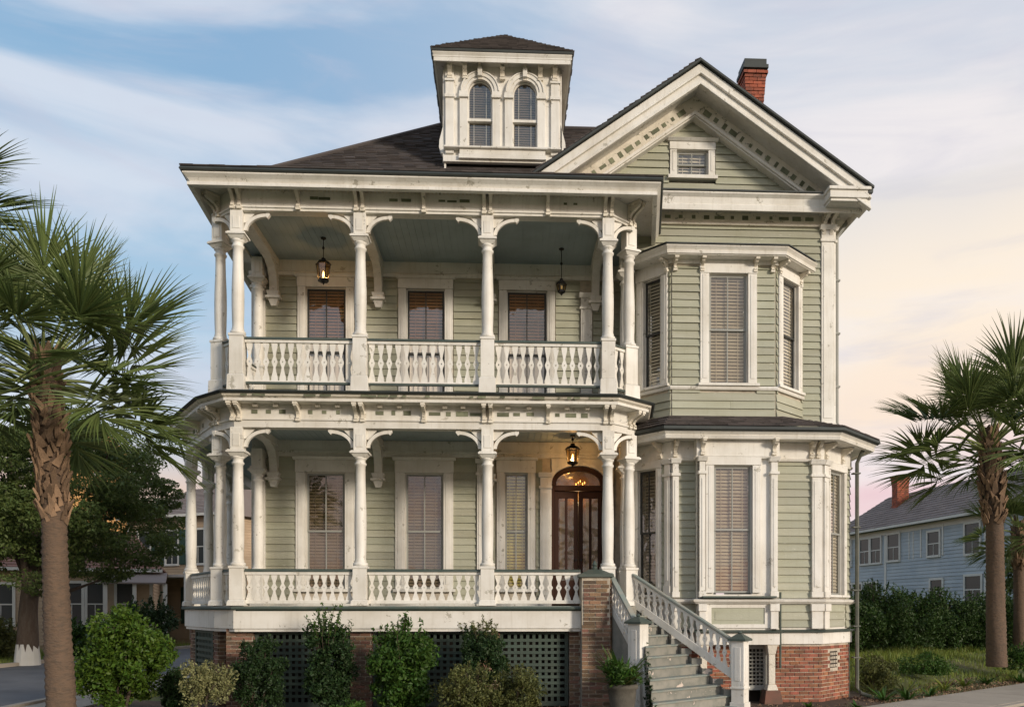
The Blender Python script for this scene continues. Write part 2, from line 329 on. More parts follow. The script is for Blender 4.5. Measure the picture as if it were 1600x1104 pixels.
HOUSE = thing('victorian_house', 'large sage green Victorian house with white two storey porch, cupola and front gable', 'house')
def part(mb, name, m, **k): return mb.build(name, m, HOUSE, **k)

def blinds(f, u0, u1, z0, z1, m, par, d=-.085, pitch=.072):
    mb = MB(); z = z0
    while z < z1-.02:
        tl = .016+rnd(-.003, .003)
        mb.add([f.w(u0, d-tl, z+.054), f.w(u1, d-tl, z+.054), f.w(u1, d+tl, z), f.w(u0, d+tl, z), f.w(u0, d-tl, z+.057), f.w(u1, d-tl, z+.057), f.w(u1, d+tl, z+.003), f.w(u0, d+tl, z+.003)],
               [(0, 1, 2, 3), (7, 6, 5, 4), (0, 4, 5, 1), (2, 6, 7, 3)]); z += pitch
    for q in (.2, .8): u = u0+(u1-u0)*q; mb.box(u-.006, u+.006, d+.018, d+.024, z0, z1, f)
    mb.build('blind', m, par, kind='stuff')
def window(f, u0, u1, z0, z1, cs=.2, head=.3, sill=.07, sash='sash_grey', blind='blind', rail=.5, muntin=True, low=None, label=None, cap=.06, crown=True, casing=True, bz=None):
    mb = MB()
    if casing:
        mb.box(u0-cs, u0, -.02, .06, z0, z1, f).box(u1, u1+cs, -.02, .06, z0, z1, f)
        mb.box(u0-cs-.01, u1+cs+.01, -.02, .075, z1+.002, z1+head, f)
        mb.box(u0-cs+.05, u0-.05, .06, .07, z0+.1, z1-.03, f).box(u1+.05, u1+cs-.05, .06, .07, z0+.1, z1-.03, f)
        if crown: mb.side([(0, z1+head+.002), (.10, z1+head+.002), (.16, z1+head+cap), (0, z1+head+cap+.01)], u0-cs-.06, u1+cs+.06, f)
    mb.box(u0-.001, u0+.02, -.2, -.022, z0, z1, f).box(u1-.02, u1+.001, -.2, -.022, z0, z1, f).box(u0+.02, u1-.02, -.2, -.022, z1-.02, z1+.001, f)
    if sill: mb.box(u0-cs-.05, u1+cs+.05, -.2, .11, z0-sill, z0-.002, f)
    w = part(mb, 'window', 'white', label=label, bevel=.006)
    a, b, c, d = u0+.02, u1-.02, z0, z1-.02
    zr = c+(d-c)*rail; t = .042; um = (a+b)/2
    for (lo, hi, dd) in ((zr-.02, d, -.045), (c, zr+.02, -.07)):
        s = MB().box(a, a+t, dd-.015, dd+.015, lo, hi, f).box(b-t, b, dd-.015, dd+.015, lo, hi, f)
        s.box(a+t, b-t, dd-.015, dd+.015, lo, lo+t, f).box(a+t, b-t, dd-.015, dd+.015, hi-t, hi, f)
        if muntin: s.box(um-.012, um+.012, dd-.013, dd+.013, lo+t, hi-t, f)
        so = s.build('sash', sash, w)
        for x, y in (((a+t, um-.012), (um+.012, b-t)) if muntin else ((a+t, b-t),)):
            MB().box(x, y, dd-.003, dd+.003, lo+t, hi-t, f).build('pane', 'glass', w)
    zb = c
    if low is not None:
        zb = c+(d-c)*low; cb = MB(); k = 24
        A = [(a+(b-a)*i/k, -.13+.02*math.sin(i*1.9)) for i in range(k+1)]
        cb.add([f.w(u, q, c) for u, q in A]+[f.w(u, q, zb+.05) for u, q in A], [(i, i+1, k+2+i, k+1+i) for i in range(k)]); cb.build('reflection_sheet', 'reflection_sheet', w)  # pale sheet added behind the panes to stand for reflected sky
    blinds(f, a+.01, b-.01, zb, d-.02 if bz is None else bz, blind, w, d=-.108)
    MB().box(a, b, -.26, -.24, c, d, f).build('room_dark_sheet', 'dark', w)  # near-black sheet put where the room is only in shade
    return w

# ------------------------------------------------------------------ HOUSE: walls
W1 = F((-5.7, 2.4), (2.75, 2.4)); u = lambda x: x+5.7
lowin = [(-4.51, -3.63), (-2.28, -1.41)]; upwin = [(-4.51, -3.61), (-2.25, -1.38), (.03, .95)]
def cas(l, z0, z1, c, h): return [(u(a)-c, u(b)+c, z0, z1+h) for a, b in l]
opL = [(u(a), u(b), 2.4, 5.08) for a, b in lowin]+[(u(-.03), u(.51), 2.4, 5.1), (u(1.04), u(2.31), 2.0, 5.3)]
opU = [(u(a), u(b), 6.35, 9.26) for a, b in upwin]
mb = MB(); core(mb, W1, 0, W1.L, 0, 6.2, opL); core(mb, W1, 0, W1.L, 6.2, 10.3, opU)
wall = part(mb, 'wall', 'mortar', label='front wall behind the porch')
siding(wall, W1, .3, u(1.04)-.2, 2.15, 5.42, cas(lowin, 2.0, 5.08, .22, .34)+[(u(-.24), u(.70), 2.0, 5.42), (u(-.66), u(-.44), 2, 5.5)])
siding(wall, W1, .3, W1.L, 6.3, 9.5, cas(upwin, 6.2, 9.26, .2, .26)+[(u(1.70), u(2.0), 6.2, 9.6)])
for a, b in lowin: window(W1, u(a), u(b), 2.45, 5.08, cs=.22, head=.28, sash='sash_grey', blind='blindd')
window(W1, u(-.03), u(.51), 2.45, 5.1, cs=.17, head=.28, blind='blindo', sash='sash_grey', label='narrow window with faintly glowing olive blind beside the front door')
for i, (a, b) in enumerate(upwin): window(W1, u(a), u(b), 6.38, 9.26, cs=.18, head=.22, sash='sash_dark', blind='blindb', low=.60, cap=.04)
mb = MB().box(0, W1.L, .002, .05, 5.44, 5.80, W1).box(0, W1.L, .05, .09, 5.52, 5.57, W1).box(0, u(1.04)-.21, .002, .06, 2.06, 2.15, W1).box(0, W1.L, .002, .05, 9.52, 9.86, W1).box(0, W1.L, .05, .08, 9.6, 9.64, W1)
part(mb, 'wall_trim', 'white')
# pilasters on the porch wall
def pilaster(f, u0, u1, z0, z1, d=.08, cap=True, m='white', base=.25):
    mb = MB().box(u0, u1, -.01, d, z0+base, z1, f).box(u0-.015, u1+.015, -.01, d+.02, z0, z0+base-.001, f)
    mb.box(u0+.04, u1-.04, d, d+.012, z0+base+.1, z1-.35, f)
    if cap:
        mb.box(u0-.03, u1+.03, -.01, d+.03, z1-.26, z1-.2, f).side([(0, z1+.001), (0, z1+.1), (d+.08, z1+.1), (d+.03, z1+.001)], u0-.04, u1+.04, f)
    return part(mb, 'pilaster', m, bevel=.006)
pilaster(W1, u(-.65), u(-.45), 2.06, 5.3); pilaster(W1, u(.79), u(1.03), 2.06, 5.0)
pilaster(W1, 0.0, .3, 2.06, 5.4, .1); pilaster(W1, 0.0, .3, 6.2, 9.45, .1); pilaster(W1, u(1.72), u(1.98), 6.2, 9.1)
# left side wall, back and right walls, joined boards: seen only from aside
mb = MB().box(-5.7, -5.6, -12, -2.5, 0, 10.3).box(-5.7, 7.3, -12, -11.9, 0, 10.9).box(7.24, 7.34, -12, -1.71, 5.7, 10.9).box(7.62, 7.72, -12, -1.71, 0, 5.7)
wall = part(mb, 'wall', 'sage', label='side and rear walls')
FL = F((-5.7, 12), (-5.7, 2.5)); siding(wall, FL, 0, FL.L, 2.1, 9.9, single=False)
FR = F((7.72, 1.75), (7.72, 12)); siding(wall, FR, 0.1, FR.L, 1.3, 5.5, single=False)
FR2 = F((7.34, 1.75), (7.34, 12)); siding(wall, FR2, .3, FR2.L, 6.1, 10.6, single=False)
# side trim visible as a thin strip beyond the upper right corner
mb = MB().box(.25, .45, 0, .12, 6.1, 10.5, FR2).box(.3, .42, .12, .16, 6.3, 10.2, FR2)
for z in (6.35, 7.0, 7.9, 8.4, 9.1, 9.7): mb.side([(0, z), (.12, z+.02), (.22, z+.14), (.2, z+.2), (0, z+.2)], .46, .6, FR2)
part(mb, 'side_bracket_board', 'worn')

# ------------------------------------------------------------------ front door
dr = MB()
cx, hw, zs, zt = u(1.675), .625, 4.80, 5.27
def arch(hw, h, z, n=20, c=cx): return [(c-hw*math.cos(math.pi*i/n), z+h*math.sin(math.pi*i/n)**.75) for i in range(n+1)]
A = arch(hw, zt-zs, zs)
top = [(x, 5.43) for x, z in A]
mb = MB().strip(A, top, -.02, .055, W1).box(cx-hw-.02, cx-hw, -.2, .055, 2.06, 4.8, W1).box(cx+hw, cx+hw+.18, -.02, .055, 2.06, 5.43, W1)
B = arch(hw+.1, zt-zs+.08, zs); mb.strip(A, B, .055, .085, W1)
part(mb, 'door_surround', 'white', bevel=.005)
d_ = MB()
A2 = arch(hw-.11, zt-zs-.12, zs+.02); d_.strip(A2, A, -.16, -.02, W1)
d_.box(cx-hw, cx-hw+.07, -.16, -.02, 2.08, zs, W1).box(cx+hw-.07, cx+hw, -.16, -.02, 2.08, zs, W1).box(cx-hw+.07, cx+hw-.07, -.16, -.01, zs-.09, zs+.03, W1)
dfr = part(d_, 'door_frame', 'door', bevel=.005)
MB().strip(A2, [(x, zs+.02) for x, z in A2], -.1, -.09, W1).build('fanlight', 'doorglass', dfr)
MB().box(cx-hw, cx+hw, -.5, -.48, 2.08, 5.3, W1).box(cx-hw, cx-hw+.02, -.48, -.17, 2.08, 5.3, W1).build('hall_lining', 'gold', dfr)
for sgn in (-1, 1):
    a, b = sorted((cx+sgn*.006, cx+sgn*(hw-.075))); z0, z1 = 2.1, zs-.1
    q = MB().box(a, a+.1, -.12, -.07, z0, z1, W1).box(b-.1, b, -.12, -.07, z0, z1, W1).box(a+.1, b-.1, -.12, -.07, z0, z0+.55, W1).box(a+.1, b-.1, -.12, -.07, z1-.16, z1, W1)
    m_ = (a+b)/2; q.box(m_-.03, m_+.03, -.12, -.07, z0+.55, z1-.16, W1).box(a+.14, b-.14, -.07, -.055, z0+.12, z0+.45, W1)
    do = part(q, 'door', 'door', bevel=.006)
    for x, y in ((a+.1, m_-.03), (m_+.03, b-.1)): MB().box(x, y, -.1, -.09, z0+.55, z1-.16, W1).build('pane', 'doorglass', do)
    MB().tube([W1.w(cx+sgn*.06, -.07, 3.12), W1.w(cx+sgn*.06, -.03, 3.12)], [.012, .028], 8).build('handle', 'iron', do)
mb = MB()
for i in range(3): mb.box(cx-.4+i*.3, cx-.25+i*.3, -.4, -.38, 2.5, 4.5, W1)
part(mb, 'hall_curtain', 'reflection_sheet')
mb = MB()
for i in range(5): q = W1.w(cx-.03+i*.05, -.34+.04*(i % 2), 0); zf = 4.9+.035*(i % 3); mb.lathe([(.003, zf-.02), (.007, zf), (.008, zf+.015), (.002, zf+.035)], 6, q[:2])
ch_ = part(mb, 'hall_chandelier', 'flame'); ch_['kind'] = 'stuff'
hl = bpy.data.lights.new('hall_light', 'POINT'); hl.energy = 2.5; hl.color = (1, .66, .34); hl.shadow_soft_size = .08
ho = bpy.data.objects.new('hall_light', hl); COL.objects.link(ho); ho.location = W1.w(cx, -.3, 4.6); ho.parent = HOUSE

# ------------------------------------------------------------------ porch: floors, ceilings, entablatures
PL = [(-7.65, 8.5), (-7.35, 4.3), (-7.10, 2.5), (-5.74, .42), (-5.26, 0), (2.05, 0), (2.54, .42), (2.7, 1.6)]
def inset(path, d):
    P = [Vector(p) for p in path]; nr = [F(P[i], P[i+1]).N for i in range(len(P)-1)]; out = []
    for i, p in enumerate(P):
        m = nr[0] if i == 0 else nr[-1] if i == len(P)-1 else None
        if m is None: m = (nr[i-1]+nr[i]).normalized(); m = m/m.dot(nr[i])
        out.append((p.x+m.x*d, p.y+m.y*d))
    return out
inner = [(2.7, 2.3), (-5.6, 2.35), (-5.71, 8.5)]
fl = MB().slab(inset(PL[:7], .12)+[(2.85, .7), (2.85, 2.3)]+[(-5.58, 2.35), (-5.58, 8.5)], 2.0, 2.055)
part(fl, 'porch_floor', 'tread')
FP = PL[:5]+[(1.5, 0)]
mb = MB().sweep(FP, [(.06, 1.61), (.13, 1.61), (.13, 1.98), (.06, 1.98)]).sweep(FP, [(.0, 1.55), (.10, 1.55), (.10, 1.605), (0, 1.605)])
part(mb, 'porch_fascia', 'white', bevel=.004)
mb = MB().sweep(FP, [(.0, 1.985), (.19, 1.985), (.20, 2.01), (.19, 2.04), (0, 2.04)]).sweep(PL[4:], [(0, 1.9), (.1, 1.9), (.15, 1.99), (.15, 2.035), (0, 2.035)])
part(mb, 'floor_edge', 'green')
# lower ceiling and upper deck
part(MB().slab(inset(PL, -.05)+inner, 5.80, 5.84), 'porch_ceiling', 'haint')
mb = MB()
x = -7.2
while x < 2.7: mb.box(x, x+.006, -2.35 if x > -5.6 else -8, 0 if x > -5.2 else -2.4, 5.792, 5.799) if x > -5.2 else None; x += .14
part(mb, 'ceiling_battens', 'haint', kind='stuff')
part(MB().slab(inset(PL, .46)+[(2.75, 2.35), (-5.6, 2.35), (-5.7, 8.5)], 6.135, 6.175), 'upper_deck', 'green')
# lower entablature
ent = MB().sweep(PL, [(-.12, 5.55), (.11, 5.55), (.11, 5.68), (.14, 5.69), (.14, 5.72), (.10, 5.73), (.10, 5.98), (.14, 5.99), (-.12, 5.99)])
part(ent, 'porch_frieze', 'white')
ent = MB().sweep(PL, [(-.1, 5.995), (.36, 5.995), (.40, 6.0), (.40, 6.055), (.37, 6.06), (-.1, 6.06)]); part(ent, 'porch_cornice', 'white')
ent = MB().sweep(PL, [(-.1, 6.062), (.39, 6.062), (.44, 6.09), (.46, 6.13), (-.1, 6.13)]); part(ent, 'cornice_crown', 'worn')
ent = MB().sweep(PL, [(.3, 6.132), (.50, 6.132), (.53, 6.16), (.50, 6.185), (.3, 6.185)]); part(ent, 'deck_gutter', 'roofedge')
# side porch roof on the left
mb = MB().add([(-7.95, 8.5, 6.19), (-7.62, 4.2, 6.19), (-7.38, 2.25, 6.19), (-6.05, .2, 6.19), (-5.7, 2.4, 6.7), (-5.7, 8.5, 6.7)], [(0, 1, 4, 5), (1, 2, 4), (2, 3, 4)])
part(mb, 'side_porch_roof', 'shingle')
# upper porch
PU = [(-5.78, 2.35), (-5.74, .42), (-5.26, 0), (2.05, 0), (2.54, .42), (2.7, 1.6)]
part(MB().slab([(-5.78, 2.4), (-5.70, .42), (-5.2, .05), (2.0, .05), (2.5, .45), (2.9, 1.7), (2.75, 2.35), (-5.6, 2.35)], 9.86, 9.9), 'porch_ceiling', 'haint')
mb = MB(); x = -5.1
while x < 2.2: mb.box(x, x+.006, -2.3, -.1, 9.852, 9.859); x += .14
part(mb, 'ceiling_battens', 'haint', kind='stuff')
part(MB().sweep(PU, [(-.12, 9.79), (.11, 9.79), (.11, 9.83), (.14, 9.84), (.14, 9.87), (.09, 9.88), (.09, 10.237), (-.12, 10.237)]), 'porch_frieze', 'white')
mb = MB(); f0 = F((-5.26, 0), (2.05, 0)); x = .05
while x < 7.25: mb.box(x, x+.035, .09, .115, 10.18, 10.235, f0); x += .075
part(mb, 'dentils', 'worn', kind='stuff')
EV = [(-6.75, 8.5), (-6.02, -.5), (2.93, -.5), (3.3, 1.75)]
part(MB().slab(inset(EV, -.02)+[(-5.7, 1.8)][:0], 10.24, 10.27), 'eave_soffit', 'white')
part(MB().sweep(EV, [(-.06, 10.045), (.0, 10.045), (.03, 10.055), (.03, 10.115), (-.02, 10.125), (.03, 10.19), (.10, 10.25), (.10, 10.28), (-.06, 10.28)]), 'eave_fascia', 'white')
part(MB().sweep(EV, [(-.3, 10.282), (.13, 10.282), (.15, 10.31), (.13, 10.35), (-.3, 10.39)]), 'eave_gutter', 'roofedge')

def rake_xz(x): return 13.69-.70*abs(x-4.15)
# ------------------------------------------------------------------ roofs
roof = part(MB().add([(-6.75, 8.5, 10.36), (-6.15, -.63, 10.36), (3.06, -.63, 10.36), (3.4, 1.7, 10.40), (-5.5, 8.5, 11.3), (-5.5, 1.6, 11.3), (3.0, 1.6, 11.3)],
    [(0, 1, 5, 4), (1, 2, 6, 5), (2, 3, 6)]).add([(-5.5, 1.6, 11.35), (.82, 1.6, 11.35), (-1.75, 5.6, 14.83), (6.0, 5.6, 14.83), (-5.5, 9.6, 11.35), (5.5, 9.6, 11.35), (4.15, 4.29, 13.69)], [(0, 1, 6, 3, 2), (0, 2, 4), (4, 2, 3, 5), (3, 6, 5)]), 'roof', 'shingle')
def shingles(par, p0, p1, p2, p3, exp=.14, wd=.26, m='shingle', skip=None):
    p0, p1, p2, p3 = map(Vector, (p0, p1, p2, p3)); n = (p1-p0).cross(p3-p0).normalized()
    if n.z < 0: n = -n
    H = max((p3-p0).length, (p2-p1).length); H = min(H, ((p3+p2)/2-(p0+p1)/2).length) if False else H
    hgt = abs((p3-p0).dot(((p3-p0)-(p1-p0)*((p3-p0).dot(p1-p0)/(p1-p0).length_squared)).normalized()))
    rows = int(hgt/exp); mb = MB()
    for r in range(rows):
        a0 = p0.lerp(p3, r/rows); b0 = p1.lerp(p2, r/rows); a1 = p0.lerp(p3, (r+1)/rows); b1 = p1.lerp(p2, (r+1)/rows)
        L = (b0-a0).length
        if L < .1: continue
        k = max(1, round(L/wd)); off = (r % 2)*.5+rnd(-.15, .15)
        cuts = [0]+[max(0, min(1, (i+off)/k)) for i in range(k+1)]+[1]
        for s, t in zip(cuts, cuts[1:]):
            if t-s < .1/k: continue
            h = .012+rnd(0, .012); g = .0015/L; jt = rnd(-.012, .012)*(b0-a0).cross(n).normalized()
            q = [a0.lerp(b0, s+g)+jt, a0.lerp(b0, t-g)+jt, a1.lerp(b1, t), a1.lerp(b1, s)]
            if skip and skip(q[0]): continue
            mb.add([q[0]+n*.004, q[1]+n*.004, q[2]+n*.002, q[3]+n*.002, q[0]+n*(h+.012), q[1]+n*(h+.012), q[2]+n*.004, q[3]+n*.004],
                   [(4, 5, 6, 7), (0, 1, 5, 4), (1, 2, 6, 5), (3, 0, 4, 7)])
    return mb.build('shingles', m, par, kind='stuff')
shingles(roof, (-5.5, 1.6, 11.35), (5.5, 1.6, 11.35), (6, 5.6, 14.83), (-1.75, 5.6, 14.83), skip=lambda p: p.x > .3 and p.z < rake_xz(p.x)-.1)
shingles(roof, (-5.5, 9.6, 11.35), (-5.5, 1.6, 11.35), (-1.75, 5.6, 14.83), (-1.75, 5.601, 14.83))
shingles(roof, (-6.15, -.63, 10.36), (3.06, -.63, 10.36), (3.0, 1.6, 11.3), (-5.5, 1.6, 11.3), wd=.3)
MB().tube([(-5.5, 1.6, 11.4), (-1.75, 5.6, 14.88), (6, 5.6, 14.88)], .05, 6).build('ridge_cap', 'shingle', roof)

# ------------------------------------------------------------------ columns
def arc_bracket(top, low, r0=.12, reach=.45):
    h = top-low; a = []; b = []
    for i in range(11):
        t = math.pi/2*i/10; cxu = r0+reach
        a.append((cxu-reach*math.cos(t), low+(h-.02)*math.sin(t)))
        b.append((cxu-(reach-.065)*math.cos(t), low-.0+(h-.085)*math.sin(t)))
    m = MB()
    for s in (1,):
        m.strip([(s*x, z) for x, z in a], [(s*x, z) for x, z in b], -.035, .035)
        m.prism([(s*(r0+reach-.02), top), (s*(r0+reach+.05), top), (s*(r0+reach+.06), top-.05), (s*(r0+reach+.01), top-.11), (s*(r0+reach-.03), top-.07)], -.04, .04)
        m.prism([(s*r0, top), (s*(r0+.2), top), (s*(r0+.2), top-.03), (s*(r0+.03), top-.2), (s*r0, top-.2)], -.015, .015)
    return m
def column_set(z0, zp, zc, zt, basez):
    D = {}
    p = MB().box(-.135, .135, -.135, .135, z0+basez, zp-.05).frus(0, 0, z0, z0+basez-.03, .175, .175, .165, .165).frus(0, 0, z0+basez-.03, z0+basez, .165, .165, .135, .135)
    p.box(-.15, .15, -.15, .15, zp-.05, zp)
    D['pedestal'] = p.mesh('pedestal', 'white')
    H = zc-zp
    pr = [(.145, zp), (.15, zp+.03), (.145, zp+.06), (.115, zp+.075), (.12, zp+.10), (.112, zp+.13)]
    for i in range(9): t = i/8; pr.append((.108+.016*math.sin(math.pi*min(1, t*1.25))-.012*t, zp+.16+t*(H-.42)))
    pr += [(.118, zc-.24), (.12, zc-.21), (.098, zc-.195), (.10, zc-.14), (.125, zc-.12), (.125, zc-.1), (.10, zc-.09)]
    D['column'] = MB().lathe(pr, 20).mesh('column', 'white', True)
    c = MB().frus(0, 0, zc-.10, zc-.03, .11, .11, .165, .165).box(-.185, .185, -.185, .185, zc-.03, zc+.01).box(-.165, .165, -.165, .165, zc+.01, zc+.03)
    D['capital'] = c.mesh('capital', 'white')
    b = MB().box(-.12, .12, -.12, .12, zc+.03, zt)
    for s in (-1, 1): b.box(-.07, .07, s*.12-.012, s*.12+.012, zc+.1, zt-.12)
    D['block'] = b.mesh('block', 'white')
    D['bracket'] = arc_bracket(zt-.005, zc+.1).mesh('bracket', 'white')
    return D
CL = column_set(2.06, 2.84, 5.08, 5.55, .12); CU = column_set(6.19, 7.38, 9.33, 9.79, .40)
FRONT = [(-5.26, 0), (-2.87, 0), (-.36, 0), (2.05, 0)]; CH = [(-5.74, .42, 45), (2.54, .42, 45)]
def put_column(D, x, y, rz=0, br=(0, 180)):
    c = obj('column', D['column'], HOUSE, (x, y, 0), rz)
    for k in ('pedestal', 'capital', 'block'):
        o = obj(k, D[k], c)
        if k in ('pedestal', 'block', 'capital'):
            bv = o.modifiers.new('bevel', 'BEVEL'); bv.width = .007; bv.segments = 2; bv.limit_method = 'ANGLE'
    for a in (br or ()): obj('bracket', D['bracket'], c, (0, 0, 0), R(a)-rz)
    return c
for D in (CL, CU):
    for x, y in FRONT: put_column(D, x, y, 0, (0 if x < 2 else 25, 180 if x > -5 else 155))
    put_column(D, -5.74, .42, R(-20), (92,) if D is CU else (125,)); put_column(D, 2.54, .42, R(20), (85,)); put_column(D, -5.5, 2.15, 0, None)
    put_column(D, 2.62, 1.5, 0, (-95,))
for x, y, a, b in ((-7.10, 2.5, R(-62), (-57, 98)), (-7.35, 4.3, R(-85), (-82, 94)), (-7.5, 6.4, R(-90), (-86,)), (-5.5, 6.0, 0, None)): put_column(CL, x, y, a, b)

# cornice brackets
def cb_mesh(z0, z1, out, th=.065):
    h = z1-z0; P = [(0, 0), (.05, 0), (.085, .07), (.07, .17), (.04, .24), (.05, .36), (.10, .5), (.19, .6), (out-.05, .66), (out, .74), (out, .98), (0, .98)]
    m = MB().side([(d, z0+z*h) for d, z in P], -th/2, th/2); m.box(-th/2-.012, th/2+.012, 0, out+.015, z1-.05, z1-.008); m.box(-th/2-.012, th/2+.012, .0, .07, z0-.03, z0+.02)
    return m.mesh('cornice_bracket', 'worn')
BL = cb_mesh(5.70, 5.995, .30); BU = cb_mesh(9.83, 10.237, .30)
def put(me, f, us, d, name='cornice_bracket', par=None):
    for x in us:
        q = f.w(x, d, 0); obj(name, me, par or HOUSE, q, f.ang)
for me in (BL, BU):
    f = F((-5.26, 0), (2.05, 0)); us = []
    for x in (0, 2.39, 4.90, 7.31): us += [x-.065, x+.065]
    put(me, f, us+[1.2, 3.65, 6.1], .10)
    f = F((-5.74, .42), (-5.26, 0)); put(me, f, [.0, .12], .10); f = F((2.05, 0), (2.54, .42)); put(me, f, [f.L-.12, f.L], .10)
f = F((-7.1, 2.5), (-5.74, .42)); put(BL, f, [.03, 1.2, f.L-.2], .10); f = F((-7.35, 4.3), (-7.1, 2.5)); put(BL, f, [0.05, .9, 1.75], .10)
# small modillion blocks between them
mm = MB().box(-.045, .045, 0, .09, 5.935, 5.99).mesh('modillion', 'worn')
f = F((-5.26, 0), (2.05, 0)); put(mm, f, [x+rnd(-.03, .03) for x in (.42, .8, 1.62, 2.0, 2.8, 3.2, 4.05, 4.45, 5.3, 5.7, 6.5, 6.9)], .14, 'modillion')
# inlaid openings in the friezes
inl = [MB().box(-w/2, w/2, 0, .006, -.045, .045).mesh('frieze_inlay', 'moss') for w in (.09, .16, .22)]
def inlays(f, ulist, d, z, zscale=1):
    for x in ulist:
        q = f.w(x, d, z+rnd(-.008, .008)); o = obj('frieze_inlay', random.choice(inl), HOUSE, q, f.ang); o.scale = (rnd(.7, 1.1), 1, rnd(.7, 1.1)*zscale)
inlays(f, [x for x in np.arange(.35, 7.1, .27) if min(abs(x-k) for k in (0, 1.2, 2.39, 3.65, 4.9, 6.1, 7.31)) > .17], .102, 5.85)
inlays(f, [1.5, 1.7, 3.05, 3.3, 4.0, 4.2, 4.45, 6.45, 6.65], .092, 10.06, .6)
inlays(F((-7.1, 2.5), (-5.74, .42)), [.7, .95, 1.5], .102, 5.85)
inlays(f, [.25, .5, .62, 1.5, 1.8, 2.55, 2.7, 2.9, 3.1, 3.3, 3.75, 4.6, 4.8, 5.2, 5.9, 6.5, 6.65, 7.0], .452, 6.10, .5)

# ceiling beams with curved brackets and drop pendants against the wall
def beam(x, zt, w=.11, xb=None):
    f = F((x, 2.4), (x, .1)); L = f.L; mb = MB()
    mb.box(.0, L-.02, -w, w, zt-.16, zt, f)
    A = [(0.0, zt-.75), (.16, zt-.75), (.17, zt-.6), (.22, zt-.42), (.34, zt-.28), (.56, zt-.19), (.75, zt-.162), (0, zt-.162)]
    mb.prism(A, -w*.8, w*.8, f)
    o = part(mb, 'ceiling_beam', 'white', bevel=.008)
    f2 = F((x-1, 2.4), (x+1, 2.4))
    MB().frus(1, .1, zt-.86, zt-.752, .11, .1, .14, .13, f2).box(.84, 1.16, 0, .24, zt-.91, zt-.862, f2).frus(1, .08, zt-1.06, zt-.912, .06, .06, .11, .1, f2).build('pendant', 'white', o)
for x in (-2.87, -.36, 2.05): beam(x, 9.855)
for x in (-2.87, -.36): beam(x, 5.795)
for x in (-5.2,): beam(x, 9.855); beam(x, 5.795)

# ------------------------------------------------------------------ balustrades
def bal_mesh(h, z0):
    P = [(0, .062), (.08, .062), (.14, .05), (.24, .031), (.33, .021), (.36, .021), (.43, .040), (.47, .052), (.5, .056), (.53, .052), (.57, .040), (.64, .021), (.67, .021), (.77, .034), (.87, .05), (.93, .057), (1, .057)]
    hole = {.47: .0, .5: .016, .53: .0, .14: 0}
    mb = MB(); ds = (-.014, .014)
    zs = [p[0] for p in P]; n = len(P)
    for i in range(n-1):
        (a, wa), (b, wb) = P[i], P[i+1]; ha = .015 if a == .5 else 0; hb = .015 if b == .5 else 0
        for s in (-1, 1):
            for d in ds: mb.add([(s*ha, d, z0+a*h), (s*wa, d, z0+a*h), (s*wb, d, z0+b*h), (s*hb, d, z0+b*h)], [(0, 1, 2, 3)])
            mb.add([(s*wa, ds[0], z0+a*h), (s*wa, ds[1], z0+a*h), (s*wb, ds[1], z0+b*h), (s*wb, ds[0], z0+b*h)], [(0, 1, 2, 3)])
            if ha or hb: mb.add([(s*ha, ds[0], z0+a*h), (s*ha, ds[1], z0+a*h), (s*hb, ds[1], z0+b*h), (s*hb, ds[0], z0+b*h)], [(0, 1, 2, 3)])
    for t in (.12, .88):                        # small drilled holes read as dark pegs
        mb.box(-.006, .006, -.0155, .0155, z0+t*h-.008, z0+t*h+.008)
    me = bpy.data.meshes.new('baluster'); me.from_pydata(mb.v, [], mb.f); me.materials.append(M['white']); return me
balL = bal_mesh(.50, 2.17); balU = bal_mesh(.74, 6.49)
def balustrade(p0, p1, up, sp=.166, g=.14):
    f = F(p0, p1); z0, z1 = (6.42, 7.23) if up else (2.10, 2.67); me = balU if up else balL
    mb = MB().box(g, f.L-g, -.035, .035, z0, z0+.07, f).box(g, f.L-g, -.04, .04, z1, z1+.06, f)
    o = part(mb, 'balustrade', 'white', bevel=.006)
    MB().side([(-.065, z1+.061), (.065, z1+.061), (.055, z1+.095), (.02, z1+.115), (-.02, z1+.115), (-.055, z1+.095)], g, f.L-g, f).build('handrail', 'green', o)
    if up: MB().box(g+.02, f.L-g, .036, .075, z0-.012, z0+.03, f).build('rail_board', 'green', o)
    L = f.L-2*g; n = max(1, round(L/sp)); 
    for i in range(n): 
        q = f.w(g+L*(i+.5)/n+rnd(-.004, .004), rnd(-.003, .003), 0); b = obj('baluster', me, o, q, f.ang+rnd(-.05, .05))
for up in (0, 1):
    for a, b in zip(FRONT, FRONT[1:]):
        if not up and a[0] == -.36: balustrade(a, (1.62, 0), up, g=.12)
        else: balustrade(a, b, up)
    balustrade((-5.74, .42), (-5.26, 0), up, g=.15)
balustrade((2.05, 0), (2.54, .42), 1, g=.15); balustrade((2.54, .42), (2.62, 1.5), 1)
balustrade((-5.5, 2.15), (-5.74, .42), 1)
balustrade((-7.10, 2.5), (-5.74, .42), 0); balustrade((-7.35, 4.3), (-7.10, 2.5), 0); balustrade((-7.5, 6.4), (-7.35, 4.3), 0)
